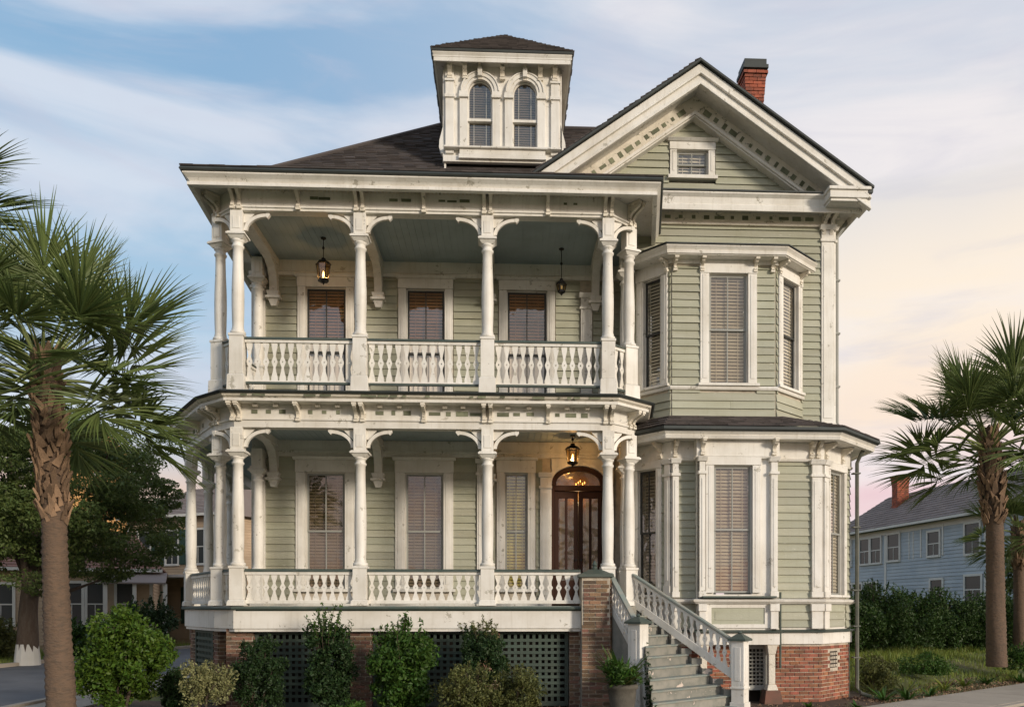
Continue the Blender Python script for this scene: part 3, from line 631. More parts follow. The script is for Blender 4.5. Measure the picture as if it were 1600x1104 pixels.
# moving the column row's plinths onto the floor edge: post skirts under the upper columns
# ------------------------------------------------------------------ WING wall and upper bay
W2 = F((2.6, 1.7), (7.34, 1.7)); v = lambda x: x-2.6
UB = [(2.82, 1.7), (3.52, .95), (5.78, .95), (6.62, 1.7)]
bayhole = [(v(2.9), v(6.5), 5.9, 9.6)]
mb = MB(); core(mb, W2, 0, W2.L, 5.7, 11.2, bayhole)
mb.prism([(v(.9), 11.0), (0, 11.0), (0, 11.2), (W2.L, 11.2), (v(4.15)+1.9, 12.1), (v(4.15), 13.35), (v(.9), 11.1)], -.34, -.28, W2)
wall = part(mb, 'wall', 'mortar', label='wing wall above the bay window')
siding(wall, W2, 0, v(7.04), 9.62, 10.5, []); siding(wall, W2, v(6.6), v(7.04), 6.0, 9.62, [], mind=.3)
siding(wall, W2, 0, v(2.82), 6.0, 9.62, [], single=False)
tw = (3.77, 4.51, 11.6, 12.15)
def clipg(z): k = (12.98-z)/.70; return (v(4.15)-k, v(4.15)+k)
siding(wall, W2, v(.9), W2.L, 11.12, 12.95, [(v(3.62), v(4.67), 11.45, 12.42)], clip=clipg, mind=.35)
window(W2, v(3.79), v(4.50), 11.6, 12.17, cs=.15, head=.17, sill=.08, sash='sash_grey', blind='blindp', label='small square attic window in the gable', cap=.05)
pilaster(W2, v(7.05), v(7.34), 5.95, 10.45, .06, base=.2)
pilaster(F((7.34, 1.7), (7.34, 2.1)), 0.0, .22, 5.95, 10.45, .06, base=.2)
# wing frieze and horizontal cornice
WP = [(2.6, 1.7), (7.34, 1.7), (7.34, 11.5)]
part(MB().sweep(WP, [(.0, 10.52), (.07, 10.52), (.07, 10.57), (.04, 10.58), (.04, 10.80), (.0, 10.80)]), 'wing_frieze', 'worn')
part(MB().sweep(WP, [(0, 10.802), (.38, 10.802), (.40, 10.66), (.44, 10.66), (.45, 10.77), (.42, 10.80), (.45, 10.93), (.52, 10.99), (.52, 11.02), (0, 11.06)]), 'wing_cornice', 'white')
part(MB().sweep([(1.2, 1.7), (6.9, 1.7)], [(0, 11.062), (.5, 11.022), (.55, 11.03), (.55, 11.06), (0, 11.11)]), 'cornice_flashing', 'roofedge')
inlays(W2, [v(x) for x in np.arange(3.3, 6.9, .29)], .042, 10.69)
# boxed return at the right foot of the gable
mb = MB().box(v(6.95), v(7.80), .0, .80, 10.82, 10.98, W2).box(v(6.92), v(7.84), .0, .84, 10.98, 11.05, W2).box(v(6.98), v(7.76), 0, .76, 10.76, 10.82, W2)
part(mb, 'cornice_return', 'white', bevel=.01)
for uu in (v(7.1), v(7.27)):
    part(MB().side([(0, 10.35), (.07, 10.35), (.10, 10.5), (.2, 10.62), (.42, 10.66), (.44, 10.75), (0, 10.75)], uu-.04, uu+.04, W2), 'cornice_bracket', 'worn')
# gable rake: chevrons
def chev(mb, a, b, y0, y1, xl=.42, xr=7.86):
    k = 1.2207; P = []
    for off in (a, b):
        P.append([(xl, rake_xz(xl)-off*k), (4.15, 13.69-off*k), (xr, rake_xz(xr)-off*k)])
    f = F((0, 0), (1, 0)); mb.strip(P[0], P[1], -y0, -y1, f)
mb = MB(); chev(mb, .06, .20, 1.02, .93); chev(mb, .20, .24, 1.02, .90); chev(mb, .24, .36, 1.04, .96); chev(mb, .36, .42, 1.04, .92)
part(mb, 'rake_crown', 'white', bevel=.012)
mb = MB(); chev(mb, .30, .34, 1.55, 1.041); part(mb, 'rake_soffit', 'white')
mb = MB(); chev(mb, .34, .64, 1.58, 1.50, .9, 7.4); part(mb, 'rake_frieze', 'worn')
mb = MB(); chev(mb, .64, .70, 1.69, 1.42, 1.2, 7.2); chev(mb, .70, .73, 1.69, 1.46, 1.2, 7.2); part(mb, 'rake_moulding', 'white', bevel=.006)
roof2 = part(MB().add([(x, y, z+e) for e in (0, -.05) for y in (.86, 9) for x, z in ((.42, rake_xz(.42)), (4.15, 13.69), (7.9, rake_xz(7.9)))],
      [(0, 1, 4, 3), (1, 2, 5, 4), (6, 9, 10, 7), (7, 10, 11, 8), (0, 6, 7, 1), (1, 7, 8, 2), (2, 8, 11, 5), (0, 3, 9, 6)]), 'gable_roof', 'roofedge')
shingles(roof2, (.42, 9, rake_xz(.42)+.01), (.42, .86, rake_xz(.42)+.01), (4.15, .86, 13.70), (4.15, 9, 13.70))
mb = MB().side([(-.05, 10.92), (0.04, 10.92), (.05, 11.05), (0, 11.09), (-.05, 11.09)], 0, 8.2, F((7.84, .88), (7.84, 9.08))); part(mb, 'eave_gutter', 'roofedge')
part(MB().box(7.34, 7.86, -9, -1.72, 10.88, 10.92), 'eave_soffit', 'white')
# rake inlays
k = math.hypot(1, .7)
for s in (-1, 1):
    f = F((0, 1.5), (1, 1.5))
    for i in range(17):
        t = .35+i*.235; x = 4.15+s*t/k*1.0; z = 13.69-.70*abs(x-4.15)-.50*1.2207
        if x < 1.5 or x > 7.0: continue
        o = obj('frieze_inlay', inl[0] if i % 3 else inl[1], HOUSE, (x, 1.497, z)); o.rotation_euler = (0, s*math.atan(.7), 0); o.scale = (rnd(.7, 1.2), 1, rnd(.8, 1.5))

# upper bay
facs = [F(UB[i], UB[i+1]) for i in range(3)]
mb = MB(); Lf = [f.L for f in facs]; 
ops = [[(.30, .80, 6.80, 9.2)], [(.80, 1.66, 6.80, 9.14)], [(.22, .90, 6.80, 9.2)]]
for f, o in zip(facs, ops): core(mb, f, 0, f.L, 5.7, 9.35, o)
wall = part(mb, 'wall', 'mortar', label='upper bay wall')
siding(wall, facs[1], .02, Lf[1]-.02, 5.95, 9.3, [(.62, 1.84, 6.74, 9.4)])
for i in (0, 2): siding(wall, facs[i], .0, Lf[i], 5.95, 9.3, [(.12 if i == 0 else .05, .98 if i == 0 else 1.07, 6.74, 9.4)], single=True, mind=.8)
part(MB().sweep(UB, [(0, 6.66), (.06, 6.66), (.075, 6.70), (.06, 6.735), (0, 6.735)]), 'sill_band', 'white')
window(facs[1], .81, 1.65, 6.80, 9.14, cs=.19, head=.2, sill=.06, label='wide central window of the upper bay', blind='blind', cap=.0, crown=False)
window(facs[0], .31, .79, 6.80, 9.14, cs=.17, head=.2, sash='sash_dark', sill=.06, muntin=False, crown=False, blind='blindp'); window(facs[2], .23, .89, 6.80, 9.14, cs=.17, head=.2, sash='sash_dark', sill=.06, muntin=False, crown=False, blind='blindp')
part(MB().slab(inset(UB, .3), 9.42, 9.45), 'bay_soffit', 'white')
part(MB().sweep(UB, [(0, 9.34), (.05, 9.34), (.06, 9.42), (0, 9.42)]).sweep(UB, [(.25, 9.44), (.33, 9.44), (.34, 9.50), (.32, 9.51), (.38, 9.58), (.38, 9.6), (.25, 9.6)]), 'bay_cornice', 'white')
bz = inset(UB, .41); iz = [(2.9, 1.7), (3.75, 1.65), (5.55, 1.65), (6.5, 1.7)]
part(MB().add([(x, y, 9.605) for x, y in bz]+[(x, y+.0, 9.63) for x, y in bz]+[(x, y, 9.78) for x, y in iz], [(0, 1, 5, 4), (1, 2, 6, 5), (2, 3, 7, 6), (4, 5, 9, 8), (5, 6, 10, 9), (6, 7, 11, 10)]), 'bay_roof', 'roofedge')
bmb = cb_mesh(9.2, 9.42, .24, .06)
put(bmb, facs[1], [.08, .66, 1.80, Lf[1]-.08], .03); put(bmb, facs[0], [.95], .03); put(bmb, facs[2], [.08, .95], .03)

# ------------------------------------------------------------------ lower bay
LB = [(2.62, 1.75), (3.51, .8), (6.71, .8), (7.72, 1.75)]; lf = [F(LB[i], LB[i+1]) for i in range(3)]
BX = [(4.01, .8), (4.01, .5), (5.65, .5), (5.65, .8)]; bf = F(BX[1], BX[2])
mb = MB(); ops = [[(.42, .92, 2.3, 5.0)], [(.5, 2.14, 1.27, 5.6)], [(.34, 1.04, 2.3, 5.0)]]
for f, o in zip(lf, ops): core(mb, f, 0, f.L, 1.26, 5.6, o)
core(mb, bf, 0, bf.L, 1.26, 5.6, [(.31, 1.12, 2.3, 4.98)]); core(mb, F(BX[0], BX[1]), 0, .3, 1.26, 5.6); core(mb, F(BX[2], BX[3]), 0, .3, 1.26, 5.6)
wall = part(mb, 'wall', 'white', label='lower bay wall')
f0, f1, f2 = lf
siding(wall, f1, .12, .49, 2.24, 5.1, mind=.3); siding(wall, f1, 2.26, 3.0, 2.24, 5.1, mind=.3)
siding(wall, f0, f0.L-.25, f0.L-.02, 2.24, 5.1, single=False); siding(wall, f2, f2.L-.22, f2.L, 1.6, 5.1, single=False)
siding(wall, f1, 2.3, 3.0, 1.62, 2.12, mind=.3); siding(wall, f2, .25, 1.1, 1.62, 2.12, mind=.3); siding(wall, f1, .12, .49, 1.62, 2.12, mind=.3)
window(bf, .31, 1.12, 2.33, 4.98, cs=.17, head=.17, sill=0, label='tall central window of the lower bay', cap=.0, crown=False)
window(f0, .42, .92, 2.3, 5.0, cs=.14, head=.17, sill=.05, crown=False, sash='sash_dark', blind='blind'); window(f2, .35, 1.03, 2.3, 5.0, cs=.12, head=.17, sill=.05, crown=False, blind='blindp')  # right facet's pale blind stands in for sun glow reflected in the glass
for f, a, b in ((f1, 0.0, .13), (f1, 2.98, 3.2), (f2, .0, .2), (bf, 0.0, .12), (bf, bf.L-.14, bf.L)):
    pilaster(f, a, b, 2.24, 5.05, .09, base=.12); mbp = MB().box(a-.01, b+.01, -.01, .10, 1.58, 2.10, f).box(a-.03, b+.03, -.01, .13, 1.95, 2.10, f); part(mbp, 'pilaster_plinth', 'white', bevel=.006)
pilaster(F(LB[0], LB[1]), f0.L-.16, f0.L-.02, 2.24, 5.05, .06)
BP = [LB[0], LB[1], BX[0], BX[1], BX[2], BX[3], LB[2], LB[3], (7.72, 6)]
part(MB().sweep(BP, [(0, 2.10), (.07, 2.10), (.13, 2.15), (.14, 2.19), (.0, 2.22)]), 'sill_band', 'white')
part(MB().sweep(BP, [(0, 1.255), (.055, 1.255), (.055, 1.50), (.0, 1.50)]), 'water_table', 'white')
part(MB().sweep(BP, [(0, 1.503), (.12, 1.503), (.13, 1.53), (.0, 1.56)]), 'water_table_cap', 'green')
mb = MB().box(.14, 1.5, .0, .04, 1.6, 1.68, bf).box(.14, 1.5, 0, .04, 2.02, 2.1, bf).box(.14, .26, 0, .04, 1.68, 2.02, bf).box(1.38, 1.5, 0, .04, 1.68, 2.02, bf)
part(mb, 'panel_frame', 'white'); part(MB().box(.26, 1.38, .0, .02, 1.68, 2.02, bf).box(.34, 1.30, .02, .028, 1.76, 1.94, bf), 'apron_panel', 'sage')
part(MB().box(.05, 1.58, -.02, .2, 2.225, 2.262, bf), 'window_ledge', 'green')
part(MB().sweep(BP, [(0, 5.12), (.06, 5.12), (.08, 5.16), (.05, 5.18), (.05, 5.52), (0, 5.52)]), 'bay_frieze', 'white')
bb = cb_mesh(5.22, 5.52, .25, .07)
put(bb, bf, [.07, bf.L-.07], .04); put(bb, f1, [.06, 2.97, 3.12], .04); put(bb, f0, [f0.L-.25], .04); put(bb, f2, [.1, .9], .04)
EB = [(2.7, 1.75), (3.51, .8), (6.71, .8), (7.72, 1.8), (7.72, 6)]
part(MB().slab(inset(EB, .48)[:5]+[(2.75, 6)], 5.525, 5.55), 'bay_soffit', 'white')
part(MB().sweep(EB, [(.40, 5.50), (.5, 5.50), (.52, 5.56), (.5, 5.58), (.56, 5.64), (.40, 5.64)]), 'bay_cornice', 'white')
part(MB().sweep(EB, [(.3, 5.642), (.58, 5.642), (.63, 5.67), (.62, 5.73), (.57, 5.74), (.3, 5.74)]), 'bay_gutter', 'roofedge')
bo = inset(EB, .60); bi = [(2.7, 1.66), (3.50, .93), (5.80, .93), (7.3, 1.66), (7.36, 6)]
br = part(MB().add([(x, y, 5.745) for x, y in bo]+[(x, y, 6.10) for x, y in bi], [(i, i+1, 6+i, 5+i) for i in range(4)]), 'bay_roof', 'shingle')
for i in range(4):
    a, b = bo[i], bo[i+1]; c, d = bi[i+1], bi[i]; shingles(br, (*a, 5.75), (*b, 5.75), (*c, 6.105), (*d, 6.105), exp=.13)

# ------------------------------------------------------------------ brick foundations
def bricks(par, f, u0, u1, z0, z1, m='brick', single=True, bl=.205, ch=.08, d=.0, holes=()):
    rest = MB(); r = 0; z = z0
    while z < z1-.03:
        x = u0-(r % 2)*bl/2; zt = min(z+ch-.017, z1)
        while x < u1-.02:
            a, b = max(x, u0), min(x+bl-.017, u1)
            if b-a > .03 and not any(h[0] < b and h[1] > a and h[2] < zt and h[3] > z for h in holes):
                o = rnd(.0, .012); m_ = MB() if single else rest
                j = rnd(-.002, .002); m_.box(a, b, d-.01, d+.014+o, z+j, zt+j, f)
                if single: m_.build('brick', m, par)
            x += bl
        z += ch; r += 1
    if rest.v: rest.build('brickwork', m, par, kind='stuff')
mb = MB().box(2.05, f1.L, -.15, 0, -.2, 1.254, f1).box(0, f2.L, -.15, 0, -.2, 1.254, f2).box(0, 1.35, -.15, 0, -.2, 1.254, f1).box(0, f0.L, -.15, 0, -.2, 1.254, f0)
fd = part(mb, 'foundation_wall', 'mortar')
bricks(fd, f1, 2.12, f1.L+.01, .02, 1.25); bricks(fd, f2, 0, f2.L, .02, 1.25, holes=[(.42, .78, .72, 1.08)])
bricks(fd, f1, 0, 1.35, .02, 1.25, single=False); bricks(fd, f0, 0, f0.L, .02, 1.25, single=False)
mb = MB()
for i in range(4):
    for j in range(4): mb.box(.43+i*.088, .43+i*.088+.06, 0, .012, .74+j*.085, .74+j*.085+.055, f2)
mb.build('vent_grille', 'mortar', fd, kind='stuff')
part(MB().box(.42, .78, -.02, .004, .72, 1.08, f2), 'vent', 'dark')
# basement door with lattice
mb = MB().box(1.36, 1.44, -.1, .03, 0.0, 1.25, f1).box(1.95, 2.03, -.1, .03, 0.0, 1.25, f1).box(1.44, 1.95, -.1, .03, 1.15, 1.25, f1).box(1.44, 1.95, -.1, .03, .28, .38, f1)
bd = part(mb, 'basement_hatch', 'sash_grey')
for i in range(6): MB().box(1.47+i*.08, 1.50+i*.08, -.03, -.01, .38, 1.15, f1).build('slat', 'riser', bd)
for i in range(9): MB().box(1.44, 1.95, -.008, .008, .42+i*.08, .45+i*.08, f1).build('slat', 'riser', bd)
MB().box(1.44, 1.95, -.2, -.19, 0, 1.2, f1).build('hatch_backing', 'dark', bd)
# posts that carry the boxed bay
for x in (4.12, 5.56):
    m_ = MB().frus(x, -.58, .3, .42, .12, .12, .085, .085).box(x-.07, x+.07, -.65, -.51, .42, 1.05).frus(x, -.58, 1.05, 1.25, .075, .075, .11, .11)
    p = part(m_, 'bay_post', 'worn', bevel=.01); MB().frus(x, -.58, 0, .3, .2, .2, .15, .15).build('post_footing', 'brickb', p)

# piers and lattice under the porch
def pier(x0, x1, f=F((0, .05), (1, .05)), top=1.6):
    o = part(MB().box(x0, x1, -.4, 0, -.2, top, f), 'brick_pier', 'mortar'); bricks(o, f, x0, x1, .02, top, 'brickb', single=False)
    g = F(f.w(x1, 0, 0)[:2], f.w(x1, -.4, 0)[:2]); bricks(o, g, 0, .4, .02, top, 'brickb', single=False)
    return o
pier(-5.50, -4.98); pier(-3.08, -2.66); pier(-.55, -.14); pier(1.28, 1.50)
gf = F((-7.10, 2.5), (-5.74, .42)); pier(0, .45, gf); pier(gf.L-.5, gf.L-.1, gf)
def lattice(f, u0, u1, z0=.05, z1=1.58):
    mb = MB().box(u0, u0+.07, -.03, .02, z0, z1, f).box(u1-.07, u1, -.03, .02, z0, z1, f).box(u0+.07, u1-.07, -.03, .02, z1-.09, z1, f).box(u0+.07, u1-.07, -.03, .02, z0, z0+.09, f)
    o = part(mb, 'lattice_panel', 'lattice'); a, b, c, d = u0+.07, u1-.07, z0+.09, z1-.09
    n = round((b-a)/.125); k = round((d-c)/.125)
    me = MB().box(-.03, .03, -.008, .008, c, d).mesh('slat', 'lattice')
    for i in range(1, n): q = f.w(a+(b-a)*i/n, -.012, 0); s = obj('slat', me, o, q, f.ang)
    for i in range(1, k): z = c+(d-c)*i/k; MB().box(a, b, .004-.006, .016-.006, z-.03, z+.03, f).build('slat', 'lattice', o)
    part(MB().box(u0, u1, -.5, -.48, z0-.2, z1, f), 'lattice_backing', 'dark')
g0 = F((0, .12), (1, .12)); lattice(g0, -4.96, -3.1); lattice(g0, -2.64, -.57); lattice(g0, -.12, 1.26); lattice(gf, .47, gf.L-.52)
g3 = F((-7.35, 4.3), (-7.1, 2.5)); lattice(g3, .1, g3.L-.05)
# tall pier beside the stair
po = part(MB().box(1.50, 2.06, -.25, .34, -.2, 2.62), 'stair_pier', 'mortar', label='tall brick pier with green cap beside the stair')
pf = F((1.50, -.34), (2.06, -.34)); bricks(po, pf, 0, pf.L, .02, 1.68, 'brickb', bl=.28/1.0); bricks(po, pf, .03, pf.L-.03, 1.69, 2.6, 'brickb', bl=.24)
ps = F((2.06, -.34), (2.06, .25)); bricks(po, ps, 0, ps.L, .02, 2.6, 'brickb', single=False)
MB().box(1.44, 2.12, -.31, .40, 2.62, 2.68).frus(1.78, .045, 2.68, 2.78, .32, .33, .12, .12).lathe([(.05, 2.78), (.06, 2.81), (.035, 2.84), (.055, 2.88), (.01, 2.96)], 12, (1.78, -.045)).build('pier_cap', 'green', po, smooth=False)

# ------------------------------------------------------------------ stair
n = 11; rise = 2.06/n
Bk = lambda k: Vector((2.72, .30))+Vector((.76, -.65))*.225*k
def Ak(k):
    if k <= 3: return Vector((2.10, -.28)).lerp(Vector((2.62, -1.0)), k/3)
    return Vector((2.62, -1.0)).lerp(Vector((2.52, -2.75)), (k-3)/8)
st = part(MB().slab([tuple(Bk(0)), (2.75, .9), (1.95, .3), tuple(Ak(0))], 1.9, 2.05), 'staircase', 'tread')
for k in range(n):
    a0, b0, a1, b1 = Ak(k), Bk(k), Ak(k+1), Bk(k+1); z = 2.05-rise*(k+1)
    if k == n-1: continue
    e = (a1-a0).normalized()*.035; e2 = (b1-b0).normalized()*.035
    MB().slab([tuple(a0), tuple(a1+e), tuple(b1+e2), tuple(b0)], z-.035, z).build('tread', 'tread', st, bevel=.008)
    MB().slab([tuple(a0-e*.3), tuple(a0+e*.2), tuple(b0+e2*.2), tuple(b0-e2*.3)], z+.0005, z+rise-.036).build('riser', 'riser', st)
a1, b1 = Ak(n-1), Bk(n-1)
MB().slab([tuple(a1-e*.3), tuple(a1), tuple(b1), tuple(b1-e2*.3)], -.05, rise-.036).build('riser', 'riser', st)
def newel(x, y, zb, zt, rz, w=.125, flare=False):
    mb = MB().box(-w, w, -w, w, zb+.25, zt).frus(0, 0, zb, zb+.25, w+.03, w+.03, w+.02, w+.02)
    for a, b in ((1, 0), (-1, 0), (0, 1), (0, -1)):
        if a: mb.box(a*w-.008, a*w+.008, -.06, .06, zt-.75, zt-.12)
        else: mb.box(-.06, .06, b*w-.008, b*w+.008, zt-.75, zt-.12)
    mb.box(-w-.02, w+.02, -w-.02, w+.02, zt-.9, zt-.86)
    o = obj('newel_post', mb.mesh('newel_post', 'white'), HOUSE, (x, y, 0), rz, bevel=.008)
    c = MB().box(-w-.05, w+.05, -w-.05, w+.05, zt, zt+.035).frus(0, 0, zt+.035, zt+.07, w+.05, w+.05, w, w).frus(0, 0, zt+.07, zt+.13, w, w, .045, .045).lathe([(.03, zt+.13), (.045, zt+.15), (.03, zt+.175), (.004, zt+.19)], 10)
    c.build('newel_cap', 'green', o)
    if flare:
        f = ID; mb = MB().prism([(w-.02, zb), (w+.22, zb), (w+.13, zb+.35), (w+.06, zb+.8), (w, zb+1.1)], -.06, .06); q = mb.build('newel_buttress', 'white', o, bevel=.008)
    return o
RN = Vector((4.40, -1.17)); LN = Vector((2.50, -1.02))
newel(RN.x, RN.y, 0, 1.40, R(-38)); newel(LN.x, LN.y, 0, 1.72, R(-45), w=.14, flare=True)
tb = MB().lathe([(.024, 0), (.024, .09), (.03, .1), (.018, .13), (.030, .22), (.034, .28), (.022, .4), (.018, .48), (.028, .5), (.024, .52), (.024, .62)], 8).mesh('baluster', 'white')
sb = bal_mesh(1.0, 0)
def stair_rail(p0, p1, zr0, zr1, zs0, zs1, nb, lab):
    d = Vector((p1[0]-p0[0], p1[1]-p0[1])).normalized()
    a = Vector((p0[0], p0[1], zs0)); b = Vector((p1[0], p1[1], zs1))
    st_ = part(MB().bar(a, b, .06, .17), 'stair_balustrade', 'white', bevel=.006)
    MB().bar((p0[0], p0[1], zr0-.05), (p1[0], p1[1], zr1-.05), .05, .06).build('rail_board', 'white', st_)
    MB().bar((p0[0], p0[1], zr0+.012), (p1[0], p1[1], zr1+.012), .12, .062).build('handrail', 'tread', st_, bevel=.015)
    for i in range(nb):
        t = (i+.6)/(nb+.2); z0 = zs0+(zs1-zs0)*t+.05; z1 = zr0+(zr1-zr0)*t-.06
        o = obj('baluster', sb, st_, (p0[0]+(p1[0]-p0[0])*t, p0[1]+(p1[1]-p0[1])*t, z0), math.atan2(d.y, d.x)); o.scale = (.78, 1.3, z1-z0)
stair_rail((2.62, .32), (4.33, -1.12), 2.68, 1.36, 2.12, .72, 16, '')
stair_rail((2.08, -.16), (2.44, -.93), 2.68, 1.80, 2.08, 1.22, 8, '')
mb = MB()
for (p, q, z0, z1) in ((Bk(0), Bk(10), 2.0, .16),):
    mb.add([(p.x+.03, p.y+.03, z0), (q.x+.03, q.y+.03, z1), (q.x+.03, q.y+.03, 0), (p.x+.03, p.y+.03, 0)], [(0, 1, 2, 3)])
for k in range(9):
    q = Bk(k+1); mb.box(q.x-.13, q.x+.07, -q.y-.05, -q.y+.02, 2.05-rise*(k+1)+.002, 2.05-rise*(k+1)+.11)
part(mb, 'stair_skirt', 'riser')
mb = MB(); P = [Ak(k) for k in range(11)]
for k in range(10):
    a, b = P[k], P[k+1]; z = 2.05-rise*(k+1)-.036
    mb.add([(a.x, a.y, z), (b.x, b.y, z), (b.x, b.y, -.05), (a.x, a.y, -.05)], [(0, 1, 2, 3)])
part(mb, 'stair_side', 'riser')

# ------------------------------------------------------------------ cupola
CF = F((-1.36, 2.3), (1.22, 2.3)); cw = CF.L
cu = part(MB().box(.02, cw-.02, -2.62, -.25, 11.2, 14.28, CF), 'cupola', 'dark', label='square cupola with paired arched windows')
def cp(mb, name, m, **k): return mb.build(name, m, cu, **k)
mb = MB()
wx = [(.51, 1.05), (1.53, 2.07)]
zc = 13.70
core(mb, CF, .0, cw, 12.1, zc, [(a, b, 12.42, 15) for a, b in wx], -.03, .0)
for a, b in wx:
    c = (a+b)/2; A = [(c-.27*math.cos(math.pi*i/16), zc+.29*math.sin(math.pi*i/16)) for i in range(17)]
    mb.strip(A, [(x, 14.3) for x, z in A], -.03, 0, CF)
for a, b in ((0, .51), (1.05, 1.53), (2.07, cw)): mb.box(a, b, -.03, 0, zc, 14.3, CF)
cp(mb, 'cupola_wall', 'white')
for ff in (F((-1.36, 4.88), (-1.36, 2.3)), F((1.22, 2.3), (1.22, 4.88))):
    cp(MB().box(.01, cw, -.01, .03, 11.4, 14.3, ff).box(0, .18, .03, .06, 12.1, 14.2, ff).box(cw-.18, cw, .03, .06, 12.1, 14.2, ff), 'cupola_side', 'white')
mb = MB()
for a, b in wx:
    c = (a+b)/2
    for r0, r1, d in ((.27, .33, .05), (.33, .41, .075), (.41, .44, .095)):
        A = [(c-r0*math.cos(math.pi*i/16), zc+(r0+.02)*math.sin(math.pi*i/16)) for i in range(17)]; B = [(c-r1*math.cos(math.pi*i/16), zc+(r1+.02)*math.sin(math.pi*i/16)) for i in range(17)]
        mb.strip(A, B, 0, d, CF)
    for s in (-1, 1):
        x0, x1 = sorted((c+s*.28, c+s*.46)); mb.box(x0, x1, 0, .06, 12.42, zc-.15, CF).box(x0-.02, x1+.02, 0, .11, zc-.15, zc-.09, CF).box(x0-.01, x1+.01, 0, .09, zc-.09, zc-.002, CF)
    mb.side([(0, zc+.3), (.14, zc+.32), (.17, zc+.5), (0, zc+.5)], c-.05, c+.05, CF)
for x0, x1 in ((0, .19), (cw-.19, cw)): mb.box(x0, x1, 0, .055, 12.3, 14.3, CF).box(x0-.02, x1+.02, 0, .09, zc-.15, zc-.08, CF).box(x0-.02, x1+.02, 0, .09, zc+.22, zc+.27, CF)
mb.box(.2, .36, 0, .03, zc-.14, zc-.09, CF).box(2.3, cw-.2, 0, .03, zc-.14, zc-.09, CF)
cp(mb, 'cupola_trim', 'white', bevel=.006)
cp(MB().box(-.05, cw+.05, 0, .07, 12.1, 12.24, CF).box(.3, 2.28, .0, .14, 12.15, 12.24, CF).box(-.03, cw+.03, 0, .16, 12.38, 12.42, CF).box(.32, 2.26, 0, .10, 12.26, 12.38, CF), 'cupola_sill', 'white', bevel=.006)
for s, x in ((-1, 0), (1, cw)):
    A = [(x, 12.3), (x+s*.10, 12.32), (x+s*.15, 12.45), (x+s*.14, 12.62), (x+s*.08, 12.85), (x+s*.02, 13.1), (x, 13.3)]
    cp(MB().prism(A, -.14, .0, CF), 'cupola_scroll', 'white', bevel=.006)
for a, b in wx:
    c = (a+b)/2; zr = 13.08
    A = [(c-.27*math.cos(math.pi*i/16), zc+.29*math.sin(math.pi*i/16)) for i in range(17)]; A2 = [(c-.245*math.cos(math.pi*i/16), zc+.265*math.sin(math.pi*i/16)) for i in range(17)]
    m_ = MB().strip(A, A2, -.09, -.04, CF).box(a, a+.025, -.09, -.04, 12.42, zc, CF).box(b-.025, b, -.09, -.04, 12.42, zc, CF).box(a+.025, b-.025, -.09, -.04, 12.42, 12.46, CF).box(a-.04, b+.04, -.09, .02, zr-.03, zr+.03, CF)
    sobj = cp(m_, 'arched_sash', 'white')
    cp(MB().strip(A2, [(x, zr+.03) for x, z in A2], -.07, -.065, CF), 'arched_pane', 'glass'); cp(MB().box(a+.04, b-.04, -.07, -.065, 12.46, zr-.03, CF), 'pane', 'glass')
    m_ = MB()
    for x in (.13, .41): m_.box(a+x-.008, a+x+.008, -.085, -.072, 12.46, zc+.18, CF)
    cp(m_, 'muntin', 'bgwhite', kind='stuff'); m_ = MB(); z = 12.48
    while z < zc+.2: q = .25*math.sqrt(max(0.02, 1-max(0, (z-zc)/.29)**2)); m_.box(c-q, c+q, -.125, -.115, z, z+.03, CF); z += .055
    cp(m_, 'blind', 'blindd', kind='stuff'); cp(MB().box(a, b, -.2, -.19, 12.42, 14, CF), 'room_dark_sheet', 'dark')
CP = [(-1.33, 5), (-1.33, 2.3), (1.31, 2.3), (1.31, 5)]
# the core box is behind the windows; eaves, soffit, brackets and roof
cp(MB().slab([(-1.62, 1.98), (1.49, 1.98), (1.49, 5.2), (-1.62, 5.2)], 14.30, 14.33), 'cupola_soffit', 'white')
CE = [(-1.60, 5.15), (-1.60, 1.98), (1.46, 1.98), (1.46, 5.15), (-1.6, 5.15)]
cp(MB().sweep(CE[:4], [(-.03, 14.20), (.0, 14.20), (.0, 14.29), (-.02, 14.30), (.03, 14.38), (.03, 14.40), (-.03, 14.40)]), 'cupola_cornice', 'white')
cp(MB().sweep(CE[:4], [(-.03, 14.402), (.05, 14.402), (.06, 14.45), (-.03, 14.46)]), 'cupola_gutter', 'roofedge')
cm = cb_mesh(14.0, 14.3, .2, .10)
for x in (.1, .44, .78, 1.29, 1.80, 2.15, 2.48):
    q = CF.w(x, .03, 0); o = obj('cornice_bracket', cm, cu, q); 
    if x in (.78, 1.80): o.scale = (.6, .7, 1)
ax, ay, az = -.04, 3.56, 15.90; cr4 = [(-1.66, 1.92), (1.52, 1.92), (1.52, 5.2), (-1.66, 5.2)]
crf = cp(MB().add([(x, y, 14.455) for x, y in cr4]+[(ax, ay, az)], [(0, 1, 4), (1, 2, 4), (2, 3, 4), (3, 0, 4)]), 'cupola_roof', 'shingle')
for i in range(4):
    a, b = cr4[i], cr4[(i+1) % 4]; o = shingles(cu, (*a, 14.46), (*b, 14.46), (ax+.001, ay, az), (ax, ay, az), exp=.13, wd=.22)

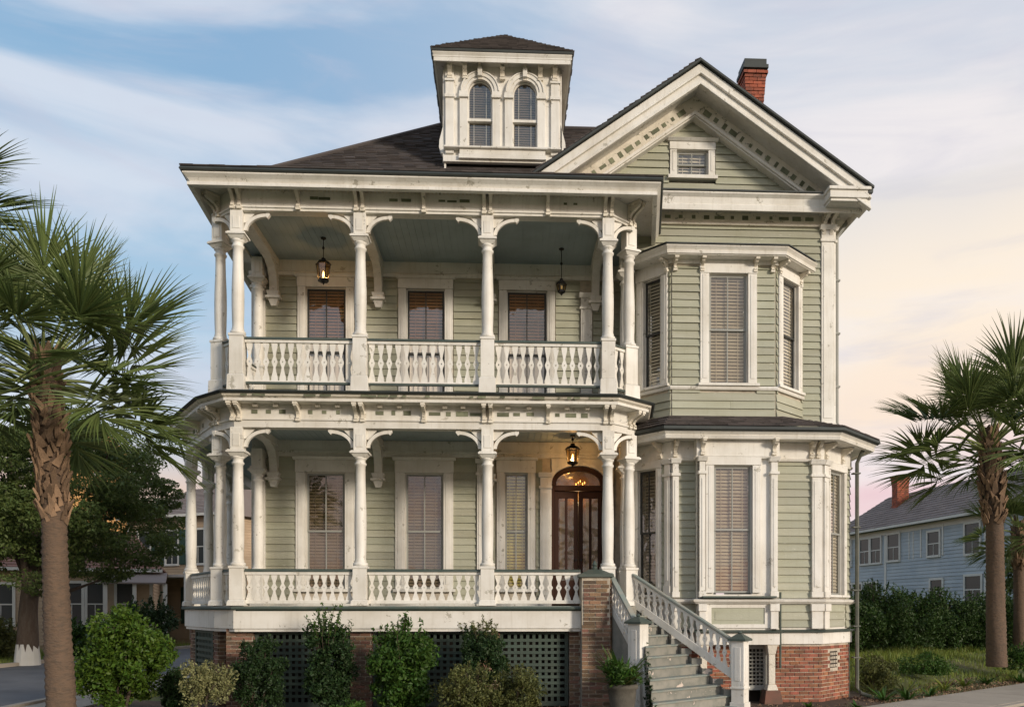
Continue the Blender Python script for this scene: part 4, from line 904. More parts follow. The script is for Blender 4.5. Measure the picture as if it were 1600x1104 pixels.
# ------------------------------------------------------------------ chimney
def chimney(cx, cy, z0, z1, hw, hd, par, m='chim', ch=.085):
    o = MB().box(cx-hw+.09, cx+hw-.09, -cy-hd+.09, -cy+hd-.09, z0, z1-.02).build('chimney', 'mortar', par)
    b = MB(); z = z0; r = 0
    while z < z1-.05:
        t = (z-z0)/(z1-z0); e = .0 if t < .28 else (.0 if t < .3 else -.05) if t < .72 else -.05+(t-.72)*.28
        if .2 < t < .28: e = .05
        if t > .95: e = .05
        w, d = hw+e, hd+e
        for P, Q in (((cx-w, cy-d), (cx+w, cy-d)), ((cx+w, cy-d), (cx+w, cy+d)), ((cx+w, cy+d), (cx-w, cy+d)), ((cx-w, cy+d), (cx-w, cy-d))):
            f = F(P, Q); x = -(r % 2)*.11
            while x < f.L:
                a, c = max(0, x), min(f.L, x+.208)
                if c-a > .03: b.box(a, c, -.12, rnd(0, .01), z, z+ch-.012, f)
                x += .22
        z += ch; r += 1
    b.build('brickwork', m, o, kind='stuff')
    return o
c1 = chimney(6.50, 5, 12.6, 16.05, .27, .27, HOUSE); MB().box(6.17, 6.83, -5.33, -4.67, 16.05, 16.14).box(6.21, 6.79, -5.29, -4.71, 16.14, 16.30).build('chimney_cap', 'roofedge', c1)

# ------------------------------------------------------------------ downspouts
mb = MB().tube([(7.98, 1.5, 5.6), (7.9, 1.55, 5.42), (7.84, 1.6, 5.25), (7.84, 1.6, .25), (7.9, 1.5, .12), (8.05, 1.35, .06)], .045, 8)
for z in (.9, 1.6, 2.4, 3.8, 5.0): mb.box(7.74, 7.90, -1.68, -1.54, z, z+.03)
part(mb, 'downspout', 'pipe')
mb = MB().tube([(7.8, 1.9, 10.85), (7.62, 1.9, 10.6), (7.5, 1.9, 10.4), (7.5, 1.9, 6.2), (7.56, 1.8, 6.08)], .045, 8)
for z in (7.0, 8.2, 9.4): mb.box(7.36, 7.56, -1.96, -1.84, z, z+.04)
part(mb, 'downspout', 'sash_grey')
mb = MB().tube([(-7.42, 2.55, 5.9), (-7.30, 2.52, 5.55), (-7.16, 2.5, 5.15)], .035, 8); part(mb, 'downspout', 'green')
mb = MB().tube([(5.80, .70, 2.35), (5.80, .70, .75)], .025, 8); part(mb, 'downspout', 'green')

# ------------------------------------------------------------------ lanterns
def lantern(x, y, zc, zb, zt, w, label, lit):
    t = thing('hanging_lantern', label, 'lantern', (x, y, 0), 0, 'lanterns hanging under the porch ceilings'); h = zt-zb
    MB().lathe([(.05, zc-.03), (.06, zc-.01), (.05, zc)], 10).tube([(0, 0, zc-.02), (0, 0, zt)], .009, 6).lathe([(.018, (zc+zt)/2-.03), (.03, (zc+zt)/2), (.018, (zc+zt)/2+.03)], 8).build('chain', 'iron', t)
    MB().lathe([(w*1.05, zt-.14), (w*1.15, zt-.13), (w*.8, zt-.07), (w*.35, zt-.04), (w*.3, zt)], 6).build('lamp_hood', 'iron', t)
    m_ = MB()
    for i in range(6):
        a = math.pi/3*i; m_.tube([(w*.98*math.cos(a), w*.98*math.sin(a), zt-.13), (w*.72*math.cos(a), w*.72*math.sin(a), zb+.08)], .008, 4)
    m_.lathe([(w*.76, zb+.05), (w*.78, zb+.09), (w*.7, zb+.1)], 6).lathe([(.005, zb-.02), (.03, zb+.02), (w*.74, zb+.052)], 6); m_.build('lamp_frame', 'iron', t)
    MB().lathe([(w*.68, zb+.1), (w*.94, zt-.14)], 6).build('lamp_glass', 'amber', t)
    MB().lathe([(.008, zb+.12), (.014, zb+.14), (.022, zb+.19), (.012, zb+.24), (.003, zb+.27)], 8).build('flame', 'flame' if lit else 'blindp', t)
    if lit:
        l = bpy.data.lights.new('lantern_light', 'POINT'); l.energy = lit; l.color = (1, .62, .3); l.shadow_soft_size = .04
        o = bpy.data.objects.new('lantern_light', l); COL.objects.link(o); o.location = (0, 0, zb+.2); o.parent = t
lantern(-3.86, 1.2, 9.86, 8.88, 9.42, .15, 'lit black lantern hanging under the upper porch ceiling at the left', 10)
lantern(1.47, 1.56, 5.80, 5.12, 5.62, .15, 'lit amber lantern hanging in front of the arched door', 26)
lantern(1.22, 1.5, 9.86, 8.85, 9.2, .11, 'small dark lantern hanging on the upper porch near the right end', 0)

# ------------------------------------------------------------------ GROUND, ROADS
def smooth(t): t = max(0, min(1, t)); return t*t*(3-2*t)
SO = Vector((7.97, .30)); SD = Vector((.795, .607)); SNn = Vector((-.607, .795))     # inner edge of the front pavement
def gz(x, y):
    q = Vector((x, y))-SO; d = q.dot(SNn); a = q.dot(SD)
    h = .48*smooth((d-.3)/3.2)*smooth((x-8.3)/2.0)
    return h if y > -2 else 0
def axis(a, b, st, far):
    v = list(np.arange(a, b, st)); lo = [a-k for k in far[::-1]]; hi = [b+k for k in far]; return lo+v+hi
xs = axis(-30, 45, .75, [3, 10, 30, 80, 200, 600, 1500]); ys = axis(-22, 60, .75, [3, 10, 30, 80, 200, 600, 1500])
vs = [(x, y, gz(x, y)+(.012*math.sin(x*2.1+y)*math.sin(y*1.7) if -9 < x < 8 and y > -3 else 0)) for y in ys for x in xs]; nx = len(xs)
fs = [(j*nx+i, j*nx+i+1, (j+1)*nx+i+1, (j+1)*nx+i) for j in range(len(ys)-1) for i in range(nx-1)]
g = MB(); g.v = vs; g.f = fs; g.build('ground', 'ground', kind='structure', smooth=True)
mb = MB().slab([(-9.7, -3), (-8.3, -1.0), (-6, -2.6), (4, -3.4), (5.4, -1.9), (8.1, .6), (8.4, 3.2), (7.8, 3.4), (7, 1), (-5, 1), (-9.0, 2)], -.02, .022)
mb.build('planting_bed', 'soil', kind='structure')
# front pavement, one slab after another
pv = obj('pavement', None); pv['kind'] = 'structure'
f = F(tuple(SO), tuple(SO+SD*30))
for i in range(-7, 24):
    a = i*1.25; MB().box(a+.01, a+1.238, .0, 1.62, -.1, .05+rnd(-.004, .004), f).build('slab', 'concrete', pv, bevel=.008)
MB().box(-14, 40, 1.66, 1.82, -.1, .06, f).build('kerb', 'concrete', kind='structure', bevel=.02)
MB().box(-40, 60, 1.84, 12, -.1, .006, f).build('street', 'asphalt', kind='structure')
# side street on the left with kerbs and pavement
fs_ = F((-9.9, -7), (-11.2, 60)); fs2 = F((-11.2, 60), (-9.9, -7))
MB().slab([(-9.75, -9), (-10.2, 60), (-13.2, 60), (-16.5, 20), (-17.3, 8), (-18.6, -9)], -.05, .008).build('side_street', 'asphalt', kind='structure')
MB().slab([(-9.72, -8), (-10.1, 40), (-9.9, 40), (-9.55, -8)], -.05, .11).build('kerb', 'concrete', kind='structure')
pv2 = obj('side_pavement', None); pv2['kind'] = 'structure'
for i in range(16):
    y = -6+i*1.5; x = -9.5-.012*(y+6); MB().slab([(x, y), (x+1.2, y), (x+1.19, y+1.485), (x-.01, y+1.485)], -.05, .06+rnd(0, .006)).build('slab', 'concrete', pv2)
MB().slab([(-18.6, -9), (-17.3, 8), (-16.5, 20), (-13.2, 60), (-13.4, 60), (-16.75, 20), (-17.55, 8), (-18.85, -9)], -.05, .13).build('kerb', 'concrete', kind='structure')

# ------------------------------------------------------------------ VEGETATION
rs = np.random.RandomState(3)
def leaf_mesh(name, P, Nrm, size, m, aspect=2.2, fold=.25, droop=0):
    """diamond leaves at points P, lying roughly across Nrm"""
    n = len(P); a = rs.normal(size=(n, 3)); a[:, 2] -= droop; a += Nrm*.5; a /= np.linalg.norm(a, axis=1)[:, None]
    b = np.cross(a, rs.normal(size=(n, 3))); b /= np.linalg.norm(b, axis=1)[:, None]+1e-9; c = np.cross(a, b)
    s = (size*rs.uniform(.45, 1.4, n))[:, None]; w = s/aspect
    V = np.stack([P-a*s*.5, P+b*w*.5+c*w*fold, P+a*s*.5, P-b*w*.5+c*w*fold], 1).reshape(-1, 3)
    me = bpy.data.meshes.new(name); me.vertices.add(4*n); me.vertices.foreach_set('co', V.astype('f').ravel())
    me.loops.add(6*n); idx = np.arange(n)[:, None]*4+np.array([0, 1, 2, 0, 2, 3]); me.loops.foreach_set('vertex_index', idx.ravel().astype('i'))
    me.polygons.add(2*n); me.polygons.foreach_set('loop_start', (np.arange(2*n)*3).astype('i'))
    me.materials.append(M[m]); me.update(calc_edges=True); return me
def clump_pts(centres, rad, per, flat=1.0):
    P = []; Q = []
    for c, r in zip(centres, rad):
        d = rs.normal(size=(per, 3)); d /= np.linalg.norm(d, axis=1)[:, None]; k = rs.uniform(.35, 1, per)[:, None]**.6
        p = d*k*r; p[:, 2] *= flat; P.append(c+p); Q.append(d)
    return np.concatenate(P), np.concatenate(Q)
def shrub(name, label, x, y, z0, rx, rz, m, n=9000, size=.06, shoots=0, sh_len=.35, cl=70, cat='shrub', group=None, lump=.22, stem=.0, aspect=2.0, m2=None, zb=0):
    t = thing(name, label, cat, (x, y, zb), 0, group)
    d = rs.normal(size=(cl, 3)); d /= np.linalg.norm(d, axis=1)[:, None]; k = rs.uniform(.45, .92, cl)[:, None]
    C = d*k*np.array([rx, rx, rz]); C *= (1+.20*np.sin(d[:, :1]*4.1+x*3)*np.cos(d[:, 2:]*3.7+y*5)+.10*np.sin(d[:, 1:2]*9)); C[:, 2] += z0+rz
    P, Q = clump_pts(C, rs.uniform(.45, 1.45, cl)*lump*rx*1.3, n//cl); P = np.concatenate([P, P[::9]+rs.normal(size=P[::9].shape)*rx*.07]); Q = np.concatenate([Q, Q[::9]])
    ok = P[:, 2] > .01; P, Q = P[ok], Q[ok]
    obj('foliage', leaf_mesh('foliage', P, Q, size, m, aspect), t)
    if shoots:
        shoots = int(shoots*1.5)
        L = []; S = MB()
        for i in range(shoots):
            a = rnd(0, 6.28); r = rx*rnd(0, .75); bx, by = r*math.cos(a), r*math.sin(a); bz = z0+rz+rz*math.sqrt(max(0, 1-(r/rx)**2))*rnd(.6, .95)
            q = Vector((rnd(-.3, .3)+bx*.5, rnd(-.3, .3), 1)).normalized()*sh_len*rnd(.6, 1.2); S.tube([(bx*.7, by*.7, bz-.3), (bx, by, bz), (bx+q.x, by+q.y, bz+q.z)], [.006, .005, .002], 4)
            for j in range(26): u_ = rnd(0, 1.05); L.append((bx+q.x*u_+rnd(-.03, .03), by+q.y*u_+rnd(-.03, .03), bz+q.z*u_))
        L = np.array(L); obj('shoot_leaves', leaf_mesh('shoot_leaves', L, np.tile([0, 0, 1.], (len(L), 1)), size, m2 or m, 2.4), t, kind='stuff'); S.build('shoots', 'stem', t, kind='stuff')
    s = MB()
    for i in range(6): a = rnd(0, 6.28); s.tube([(.05*math.cos(a), .05*math.sin(a), 0), (rx*.25*math.cos(a), rx*.25*math.sin(a), z0+rz*.4), (rx*.6*math.cos(a+.4), rx*.6*math.sin(a+.4), z0+rz*1.1)], [.02, .015, .006], 5)
    s.build('stems', 'stem', t); return t
shrub('round_shrub', 'large round bright green shrub left of the porch beside the palm trunk', -6.98, -1.2, .22, .82, .86, 'l_ball', 17000, .085, 14, .2, cl=110, lump=.2)
shrub('variegated_shrub', 'small pale yellow variegated shrub at the left corner of the porch', -5.27, -1.8, .32, .46, .36, 'l_var', 5200, .055, 8, .12, cl=50)
shrub('boxwood_shrub', 'dark green rounded shrub before the leftmost front lattice', -4.55, -1.0, .05, .48, .74, 'l_dark', 9000, .06, 5, .2, cl=70)
shrub('upright_shrub', 'tall narrow dark shrub with loose shoots over the porch fascia', -3.32, -1.0, .02, .50, .88, 'l_dark', 11000, .07, 16, .42, cl=90, m2='l_mid')
shrub('camellia_shrub', 'bright mid green shrub with spiky shoots between two brick piers', -1.92, -1.1, .02, .60, .80, 'l_mid', 12000, .085, 18, .42, cl=85, m2='l_mid')
shrub('loose_shrub', 'olive dark shrub with reddish shoots against the middle lattice', -.42, -.8, .50, .50, .56, 'l_dark', 8000, .065, 12, .32, cl=60, m2='l_olive')
shrub('spreading_shrub', 'low spreading yellow green shrub in front of the right lattice', -.65, -1.8, .0, .62, .47, 'l_olive', 7000, .055, 14, .16, cl=60)
shrub('spreading_shrub', 'low dusty olive shrub beside the yellow green one nearest the pier', .22, -1.6, .0, .58, .46, 'l_olive', 6500, .055, 10, .16, cl=55)
shrub('low_shrub', 'small dark shrub between the round shrub and the variegated one', -6.05, -1.0, .0, .36, .42, 'l_dark', 4200, .08, 5, .15, cl=36)
shrub('low_shrub', 'small dark leafy plant at the foot of the left brick pier', -2.7, -1.9, -.1, .35, .22, 'l_mid', 2500, .07, 6, .12, cl=26)
# strappy and fern like plants
def blades(name, label, x, y, n, L, w, m, z=0, cat='plant', spread=1.0, rise=.8, leafy=False, group=None, par=None):
    t = par or thing(name, label, cat, (x, y, z), 0, group); mb = MB()
    for i in range(n):
        a = rnd(0, 6.28); l = L*rnd(.6, 1.15); up = rnd(.35, 1)*rise; P = []
        for j in range(6):
            s = j/5; P.append(Vector((math.cos(a)*l*s*spread*(1.1-up*.6), math.sin(a)*l*s*spread*(1.1-up*.6), z*(0) + l*up*(s-.62*s*s*(1.25-up)))))
        sd = Vector((-math.sin(a), math.cos(a), 0)); k = len(mb.v)
        for j, p in enumerate(P):
            ww = w*math.sin(math.pi*(.12+.86*j/5))*.5; mb.v += [tuple(p-sd*ww), tuple(p+sd*ww)]
        mb.f += [(k+2*j, k+2*j+1, k+2*j+3, k+2*j+2) for j in range(5)]
    me = bpy.data.meshes.new('leaves'); me.from_pydata(mb.v, [], mb.f); me.materials.append(M[m]); obj('leaves', me, t, (0, 0, z if par else 0), kind='stuff' if n > 60 else None)
    return t
pl = [(8.15, .95, 44, .62, .045, 'l_mid', 'arching green strap leaved plant at the foot of the downspout'), (8.75, 1.1, 34, .5, .05, 'l_mid', 'low green fern like plant beside the pavement'),
      (8.5, 2.1, 40, .9, .05, 'l_olive', 'tall yellow green leafy plant against the side of the house'), (9.3, 2.3, 34, .7, .05, 'l_olive', 'brown and green grassy clump behind the fern'),
      (9.6, 1.8, 30, .45, .05, 'l_mid', 'small light green clump near the pavement edge'), (10.6, 3.0, 36, .65, .04, 'grassm', 'wispy grass clump on the bank'),
      (11.6, 3.9, 36, .6, .04, 'grassm', 'grass clump left of the right palm trunk'), (12.6, 4.6, 40, .6, .05, 'l_mid', 'green leafy clump at the foot of the right palm trunk'),
      (13.9, 5.2, 40, .55, .05, 'l_mid', 'dark leafy clump right of the right palm trunk'), (9.0, 3.2, 34, .95, .05, 'grassm', 'tall pale weeds beside the hedge near the house'),
      (7.0, -.35, 26, .3, .05, 'l_mid', 'small green weeds at the base of the brick foundation'), (6.1, -.1, 22, .25, .05, 'l_mid', 'tiny green tuft under the bay post')]
for x, y, n_, L, w, m, lb in pl: blades('strappy_plant', lb, x, y, n_, L, w, m, gz(x, y))
for x, y, n_, L, lb in ((-6.0, -3.2, 50, .45, 'light green ferny tuft at the base of the left palm'), (-5.0, -2.6, 26, .3, 'small yellow green tuft before the variegated shrub'), (-6.6, -3.0, 40, .4, 'pale green grass tuft in the bottom left corner'), (1.2, -2.0, 18, .3, 'small green tuft beside the potted plant')):
    blades('ground_tuft', lb, x, y, n_, L, .035, 'l_ball', 0)
shrub('bank_shrub', 'low brown green shrub on the bank by the house corner', 8.75, 2.6, -.1, .5, .42, 'l_olive', 4200, .07, 8, .25, cl=40, zb=.1)
shrub('bank_shrub', 'low dark shrub in the middle of the bank', 10.9, 4.4, -.1, .6, .3, 'l_mid', 4000, .06, 6, .15, cl=40, zb=.3)
shrub('bank_shrub', 'low dark green mound just right of the right palm trunk', 14.4, 5.6, -.1, .7, .42, 'l_mid', 5000, .07, 6, .15, cl=40, zb=.3)
# grass
def grass(name, n, fn, L=.13):
    xy = fn(n); n = len(xy); z = np.array([gz(a, b) for a, b in xy]); P = np.column_stack([xy, z])
    a = rs.uniform(0, 6.28, n); l = L*rs.uniform(.5, 1.5, n)*(1+.8*np.sin(xy[:, 0]*1.3)*np.sin(xy[:, 1]*1.1)); ln = rs.uniform(.1, .6, n)*l; w = .012
    dx = np.column_stack([np.cos(a), np.sin(a), 0*a]); sx = np.column_stack([-np.sin(a), np.cos(a), 0*a])*w
    V = np.stack([P-sx, P+sx, P+dx*ln[:, None]+np.column_stack([0*a, 0*a, l])], 1).reshape(-1, 3)
    me = bpy.data.meshes.new(name); me.vertices.add(3*n); me.vertices.foreach_set('co', V.astype('f').ravel()); me.loops.add(3*n); me.loops.foreach_set('vertex_index', np.arange(3*n).astype('i'))
    me.polygons.add(n); me.polygons.foreach_set('loop_start', (np.arange(n)*3).astype('i')); me.materials.append(M['grassm']); me.update(calc_edges=True); obj(name, me, kind='stuff')
def right_lawn(n):
    x = rs.uniform(8.2, 30, n); y = rs.uniform(1, 26, n); d = (x-SO.x)*SNn.x+(y-SO.y)*SNn.y; k = (d > .9+.5*np.sin(x*1.7)) & (x-8.2 > (y-1)*.04) & ((y < 15) | (rs.rand(n) < .4)); return np.column_stack([x[k], y[k]])
def left_verge(n):
    x = rs.uniform(-30, -16.6, n); y = rs.uniform(8, 30, n); k = x < -17.7+(y-8)*.085; return np.column_stack([x[k], y[k]])
def near_verge(n):
    x = rs.uniform(-9.6, -5.8, n); y = rs.uniform(-4.5, 16, n); k = ((x > -8.35) | (x < -9.9)) & ((y > 2) | (y < -2.4)) & (x < -7.9+np.maximum(0, -y-2)*2); return np.column_stack([x[k], y[k]])
grass('grass', 90000, right_lawn, .15); grass('far_grass', 26000, left_verge, .16); grass('verge_grass', 22000, near_verge, .12)
# leaf litter and small stones on the bed
n_ = 5000; x = rs.uniform(-8, 9, n_); y = rs.uniform(-3.2, .3, n_); k = (x > 7) & (y < .2); P = np.column_stack([x, y, np.full(n_, .035)])[~k]
obj('leaf_litter', leaf_mesh('leaf_litter', P, np.tile([0, 0, .01], (len(P), 1)), .05, 'boot', 1.8), kind='stuff')
n_ = 2500; s_ = rs.uniform(0, 9, n_); t_ = rs.uniform(.05, 1.2, n_); P = np.array([[SO.x+SD.x*a+SNn.x*b, SO.y+SD.y*a+SNn.y*b, .03] for a, b in zip(s_, t_)]); P[:, 2] += [gz(p[0], p[1]) for p in P]
obj('dry_litter', leaf_mesh('dry_litter', P, np.tile([0, 0, .01], (len(P), 1)), .06, 'boot', 1.8), kind='stuff')
# ivy on the stair side
P = []
for i in range(420):
    k = rnd(3, 9); a = Ak(int(k)).lerp(Ak(int(k)+1), k-int(k)); z = (2.05-rise*(k+1))*rnd(.2, 1.1)+rnd(-.05, .08); P.append((a.x+rnd(-.02, .06), a.y-rnd(0, .05), max(.05, z)))
o = obj('ivy', leaf_mesh('ivy', np.array(P), np.tile([0, -1., .2], (len(P), 1)), .07, 'l_dark', 1.4)); o['label'] = 'dark ivy creeping up the left edge of the front steps'; o['category'] = 'plant'

# potted plant
t = thing('flower_pot', 'grey clay pot standing at the foot of the front steps', 'pot', (2.03, -2.2, 0))
MB().lathe([(.17, 0), (.18, .03), (.17, .07), (.235, .45), (.245, .60), (.275, .62), (.275, .68), (.25, .70), (.235, .69), (.225, .60)], 28).build('body', 'pot', t, smooth=True)
MB().lathe([(.22, .60), (.22, .63), (.01, .64)], 20).build('soil', 'soil', t)
t = thing('potted_plant', 'spiky green plant growing in the clay pot by the steps', 'plant', (2.03, -2.2, .63)); t.scale = (1.45, 1.45, 1.45)
blades('', '', 0, 0, 80, .62, .035, 'l_mid', 0, par=t, rise=.95); blades('', '', 0, 0, 50, .6, .03, 'l_olive', 0, par=t, rise=1.0)
P, Q = clump_pts(np.array([[rnd(-.17, .17), rnd(-.17, .17), rnd(.08, .3)] for _ in range(16)]), np.full(16, .1), 60); obj('foliage', leaf_mesh('foliage', P, Q, .07, 'l_mid', 2.5), t, kind='stuff')

# ------------------------------------------------------------------ PALMS
def frond_mesh(rad=.95, pet=1.0, pitch=0.0, nseg=46, seed=0, drop=.5):
    """costapalmate fan: stalk along +X, gravity bends it down; pitch = angle of the stalk above level"""
    r = random.Random(seed); mb = MB(); 
    def bend(L, a0, k): # returns point and direction on an arc bending down
        return None
    pts = []; p = Vector((0, 0, 0)); a = pitch
    for i in range(9): pts.append(p.copy()); p = p+Vector((math.cos(a), 0, math.sin(a)))*pet/8; a -= .055*drop*(1+i*.2)*max(.25, math.cos(a))
    hub = pts[-1]; hd = a
    st = MB().tube(pts, [.028-.0022*i for i in range(9)], 5)
    lf = MB(); ax = Vector((math.cos(hd), 0, math.sin(hd))); nn = Vector((-math.sin(hd), 0, math.cos(hd))); sy = Vector((0, 1, 0))
    # costa continues into the blade
    cost = [hub]; a2 = hd
    for i in range(5): a2 -= .16*drop; cost.append(cost[-1]+Vector((math.cos(a2), 0, math.sin(a2)))*rad*.09)
    for i in range(nseg):
        q = -1+2*i/(nseg-1); th = q*R(128)+r.uniform(-.03, .03); L = rad*(1.0-.30*abs(q)**2.2)*r.uniform(.85, 1.08); wilt = r.random() < .22
        ci = int(round((1-abs(q))*5)); o = cost[ci]
        d = (ax*math.cos(th)+sy*math.sin(th)+nn*(.28*(1-abs(q))+.22*abs(math.sin(th))+r.uniform(-.05, .05))).normalized()
        p = o.copy(); W = rad*.037; side = d.cross(nn).normalized(); k = len(lf.v); m_ = 7
        for j in range(m_):
            s = j/(m_-1); w = W*(.35+s*2.2 if s < .35 else 1.12-(s-.35)*1.70); w = max(w, .0014)
            lift = nn*w*.35*(1 if j % 1 == 0 else 0)
            lf.v += [tuple(p-side*w*.5+lift), tuple(p), tuple(p+side*w*.5+lift)]
            g = Vector((0, 0, -1))*drop*(.0+.42*s**1.7+(.75*s**6 if wilt else 0))*(.6+.6*r.random())
            d = (d+g*.5).normalized(); p = p+d*L/(m_-1)
        for j in range(m_-1):
            for c in (0, 1): lf.f.append((k+3*j+c, k+3*j+c+1, k+3*j+4+c, k+3*j+3+c))
    return st.mesh('stalk', 'petiole', True), (lambda me: (me.from_pydata(lf.v, [], lf.f), me.materials.append(M['frond']), me)[2])(bpy.data.meshes.new('fan_leaf'))
FV = {}
for i, (pt, dr_) in enumerate(((1.15, .45), (.75, .6), (.35, .8), (0.0, .9), (-.45, .9))): FV[i] = [frond_mesh(pitch=pt, seed=i*10+k, drop=dr_, nseg=62) for k in range(3)]
def trunk_mesh(H, r0, r1, wob=.02, m='palmbark', lean=(0, 0)):
    n = 26; mb = MB(); k = 110; ph = rnd(0, 6)
    for j in range(k+1):
        t = j/k; r = r0+(r1-r0)*min(1, t*1.5)**.6; z = H*t
        ring = (.009 if j % 2 else -.006)+rnd(-.005, .005)
        for i in range(n):
            a = 2*math.pi*i/n; rr = r*(1+.02*math.sin(3*a+z*2)+.012*math.sin(7*a+z*5))+ring
            mb.v.append((rr*math.cos(a)+lean[0]*t*t+wob*math.sin(z*1.3+ph), rr*math.sin(a)+lean[1]*t*t, z))
    mb.f = [(j*n+i, j*n+(i+1) % n, (j+1)*n+(i+1) % n, (j+1)*n+i) for j in range(k) for i in range(n)]
    me = bpy.data.meshes.new('trunk'); me.from_pydata(mb.v, [], mb.f); me.materials.append(M[m]); me.polygons.foreach_set('use_smooth', [True]*len(me.polygons)); return me
bootm = MB().add([(-.07, 0, 0), (.07, 0, 0), (.055, .07, .12), (-.055, .07, .12), (.02, .15, .24), (-.02, .15, .24), (-.06, -.03, .05), (.06, -.03, .05), (.045, .035, .17), (-.045, .035, .17), (.016, .13, .27), (-.016, .13, .27)],
    [(0, 1, 2, 3), (3, 2, 4, 5), (6, 9, 8, 7), (9, 11, 10, 8), (0, 3, 9, 6), (3, 5, 11, 9), (1, 7, 8, 2), (2, 8, 10, 4), (5, 4, 10, 11), (0, 6, 7, 1)]).mesh('leaf_base', 'boot')
def palm(label, x, y, z, H, r0, r1, boots, nf, scale, lean=(0, 0), seed=1, bs=1.0, cat='palm tree', name='palm_tree', keep=None, rb=None):
    t = thing(name, label, cat, (x, y, z)); random.seed(seed)
    obj('trunk', trunk_mesh(H, r0, r1, lean=lean), t)
    zb0 = boots
    n = int((H-zb0)/.0112/bs)
    if boots < H:
        for i in range(min(n, 290)):
            q = i/n; zz_ = zb0+(H-zb0)*q; a = i*2.39996+rnd(-.15, .15); tt = zz_/H
            rr = r1*(1.05+.28*math.sin(math.pi*min(1, q*1.15+.05))); 
            o = obj('leaf_base', bootm, t, (rr*math.cos(a)+lean[0]*tt*tt, rr*math.sin(a)+lean[1]*tt*tt, zz_-.05)); o.rotation_euler = (rnd(.0, .3), rnd(-.6, .6), a-math.pi/2); k = bs*rnd(.55, 1.0); o.scale = (k*rnd(.6, 1.1), k*rnd(.45, .9), k)
    for i in range(nf):
        q = (i+.5)/nf; a = i*2.39996+rnd(-.25, .25)
        el = 1.38-q*(1.72 if keep is None else keep); kcls = 0 if el > .95 else 1 if el > .5 else 2 if el > .1 else 3 if el > -.3 else 4
        st, lfm = random.choice(FV[kcls]); s = scale*rnd(.85, 1.12)*(1.0 if q > .15 else .8)
        f_ = obj('frond', lfm, t, (lean[0]+.06*math.cos(a), lean[1]+.06*math.sin(a), H-.15-.45*q), a); f_.scale = (s, s, s); f_.rotation_euler = (rnd(-.5, .5), rnd(-.12, .12), a)
        obj('stalk', st, f_)
    random.seed(seed+100); return t
palm('tall cabbage palm in the left foreground with shaggy upper trunk', -6.84, -3.5, 0, 5.95, .225, .165, 3.35, 44, 1.16, lean=(-.24, 0), seed=4, bs=.9, keep=1.55)
palm('cabbage palm on the grassy bank right of the house', 13.42, 5.5, .42, 6.4, .27, .215, 3.9, 38, 1.42, lean=(-.22, 0), seed=9, keep=1.42, bs=1.25)
palm('second palm whose crown reaches in at the left edge above the first', -9.75, -3.0, 0, 8.6, .28, .2, 8.6, 34, 1.0, seed=14)
palm('smaller palm behind the right palm with thin trunk', 17.9, 11.5, .45, 4.6, .25, .17, 2.9, 26, 1.05, seed=21, bs=1.3)
palm('palm crown leaning in at the right edge of the picture', 16.6, 6.4, .45, 6.4, .3, .22, 6.4, 30, 1.15, seed=31)

# ------------------------------------------------------------------ TREES
def tree(label, x, y, z, H, R_, cz, m, clumps=150, per=150, size=.16, seed=0, tr=.22, flat=.55, layered=False, zs=1.0, name='broadleaf_tree', group=None, base=None, off=(0, 0)):
    global rs
    rs = np.random.RandomState(seed); random.seed(seed)
    t = thing(name, label, 'tree', (x, y, z), 0, group)
    d = rs.normal(size=(clumps, 3)); d /= np.linalg.norm(d, axis=1)[:, None]; k = rs.uniform(.25, 1.0, clumps)[:, None]**.55
    C = d*k*np.array([R_, R_, (H-cz)*.62*zs]); C[:, 2] += cz+(H-cz)*.38
    C += rs.normal(size=C.shape)*R_*.07; C[:, 0] += off[0]; C[:, 1] += off[1]; C[:, 0] += (C[:, 2] < cz+1.2)*off[0]*.6
    P, Q = clump_pts(C, rs.uniform(.10, .24, clumps)*R_, per, flat)
    obj('crown', leaf_mesh('crown', P, Q, size, m, 2.2, droop=.2), t)
    mb = MB().tube([(0, 0, -.1), (rnd(-.1, .1), 0, cz*.45), (rnd(-.3, .3), rnd(-.2, .2), cz), (rnd(-.4, .4), 0, H*.8)], [tr*1.3, tr, tr*.8, tr*.2], 10); mb.build('trunk', 'bark', t, smooth=True)
    if base: MB().lathe([(tr*1.42, -.05), (tr*1.32, .3), (tr*1.16, base)], 12).build('painted_base', 'bgwhite', t)
    lb = MB()
    for i in range(14):
        c = C[rs.randint(clumps)]; z1 = cz*rnd(.6, 1.1); lb.tube([(0, 0, z1), tuple(np.array([0, 0, z1])*.5+c*.5+np.array([0, 0, -.2])), tuple(c)], [tr*.42, tr*.22, tr*.06], 6)
    lb.build('limbs', 'bark', t); return t
tree('big dark spreading tree across the side street with whitewashed trunk', -16.9, 13.5, 0, 9.0, 4.2, 4.1, 'l_tree', 260, 380, .13, 5, .30, flat=.42, base=.75, off=(.9, 0))
tree('light green tree at the left edge of the picture', -20.5, 12.0, 0, 8.6, 3.6, 3.2, 'l_tree2', 130, 220, .17, 8, .25)
tree('pale green tree beyond the cottages seen between the porch columns', -16.8, 40, 0, 7.2, 3.0, 2.5, 'l_tree2', 100, 150, .26, 9, .25)
tree('dark tree beyond the side porch columns', -15.0, 47, 0, 7.0, 3.4, 2.0, 'l_tree', 100, 130, .3, 10, .25)
tree('round tree between the beige house and the porch', -19.5, 52, 0, 8.5, 4.0, 2.4, 'l_tree', 110, 130, .32, 11, .3)
tree('leafy tree far left behind the cottage', -26.5, 30, 0, 9.0, 4.6, 2.2, 'l_tree', 130, 140, .28, 12, .3)
tree('tall tree at the far left edge behind everything', -33, 33, 0, 11, 5.5, 2.6, 'l_tree2', 130, 140, .3, 13, .3)
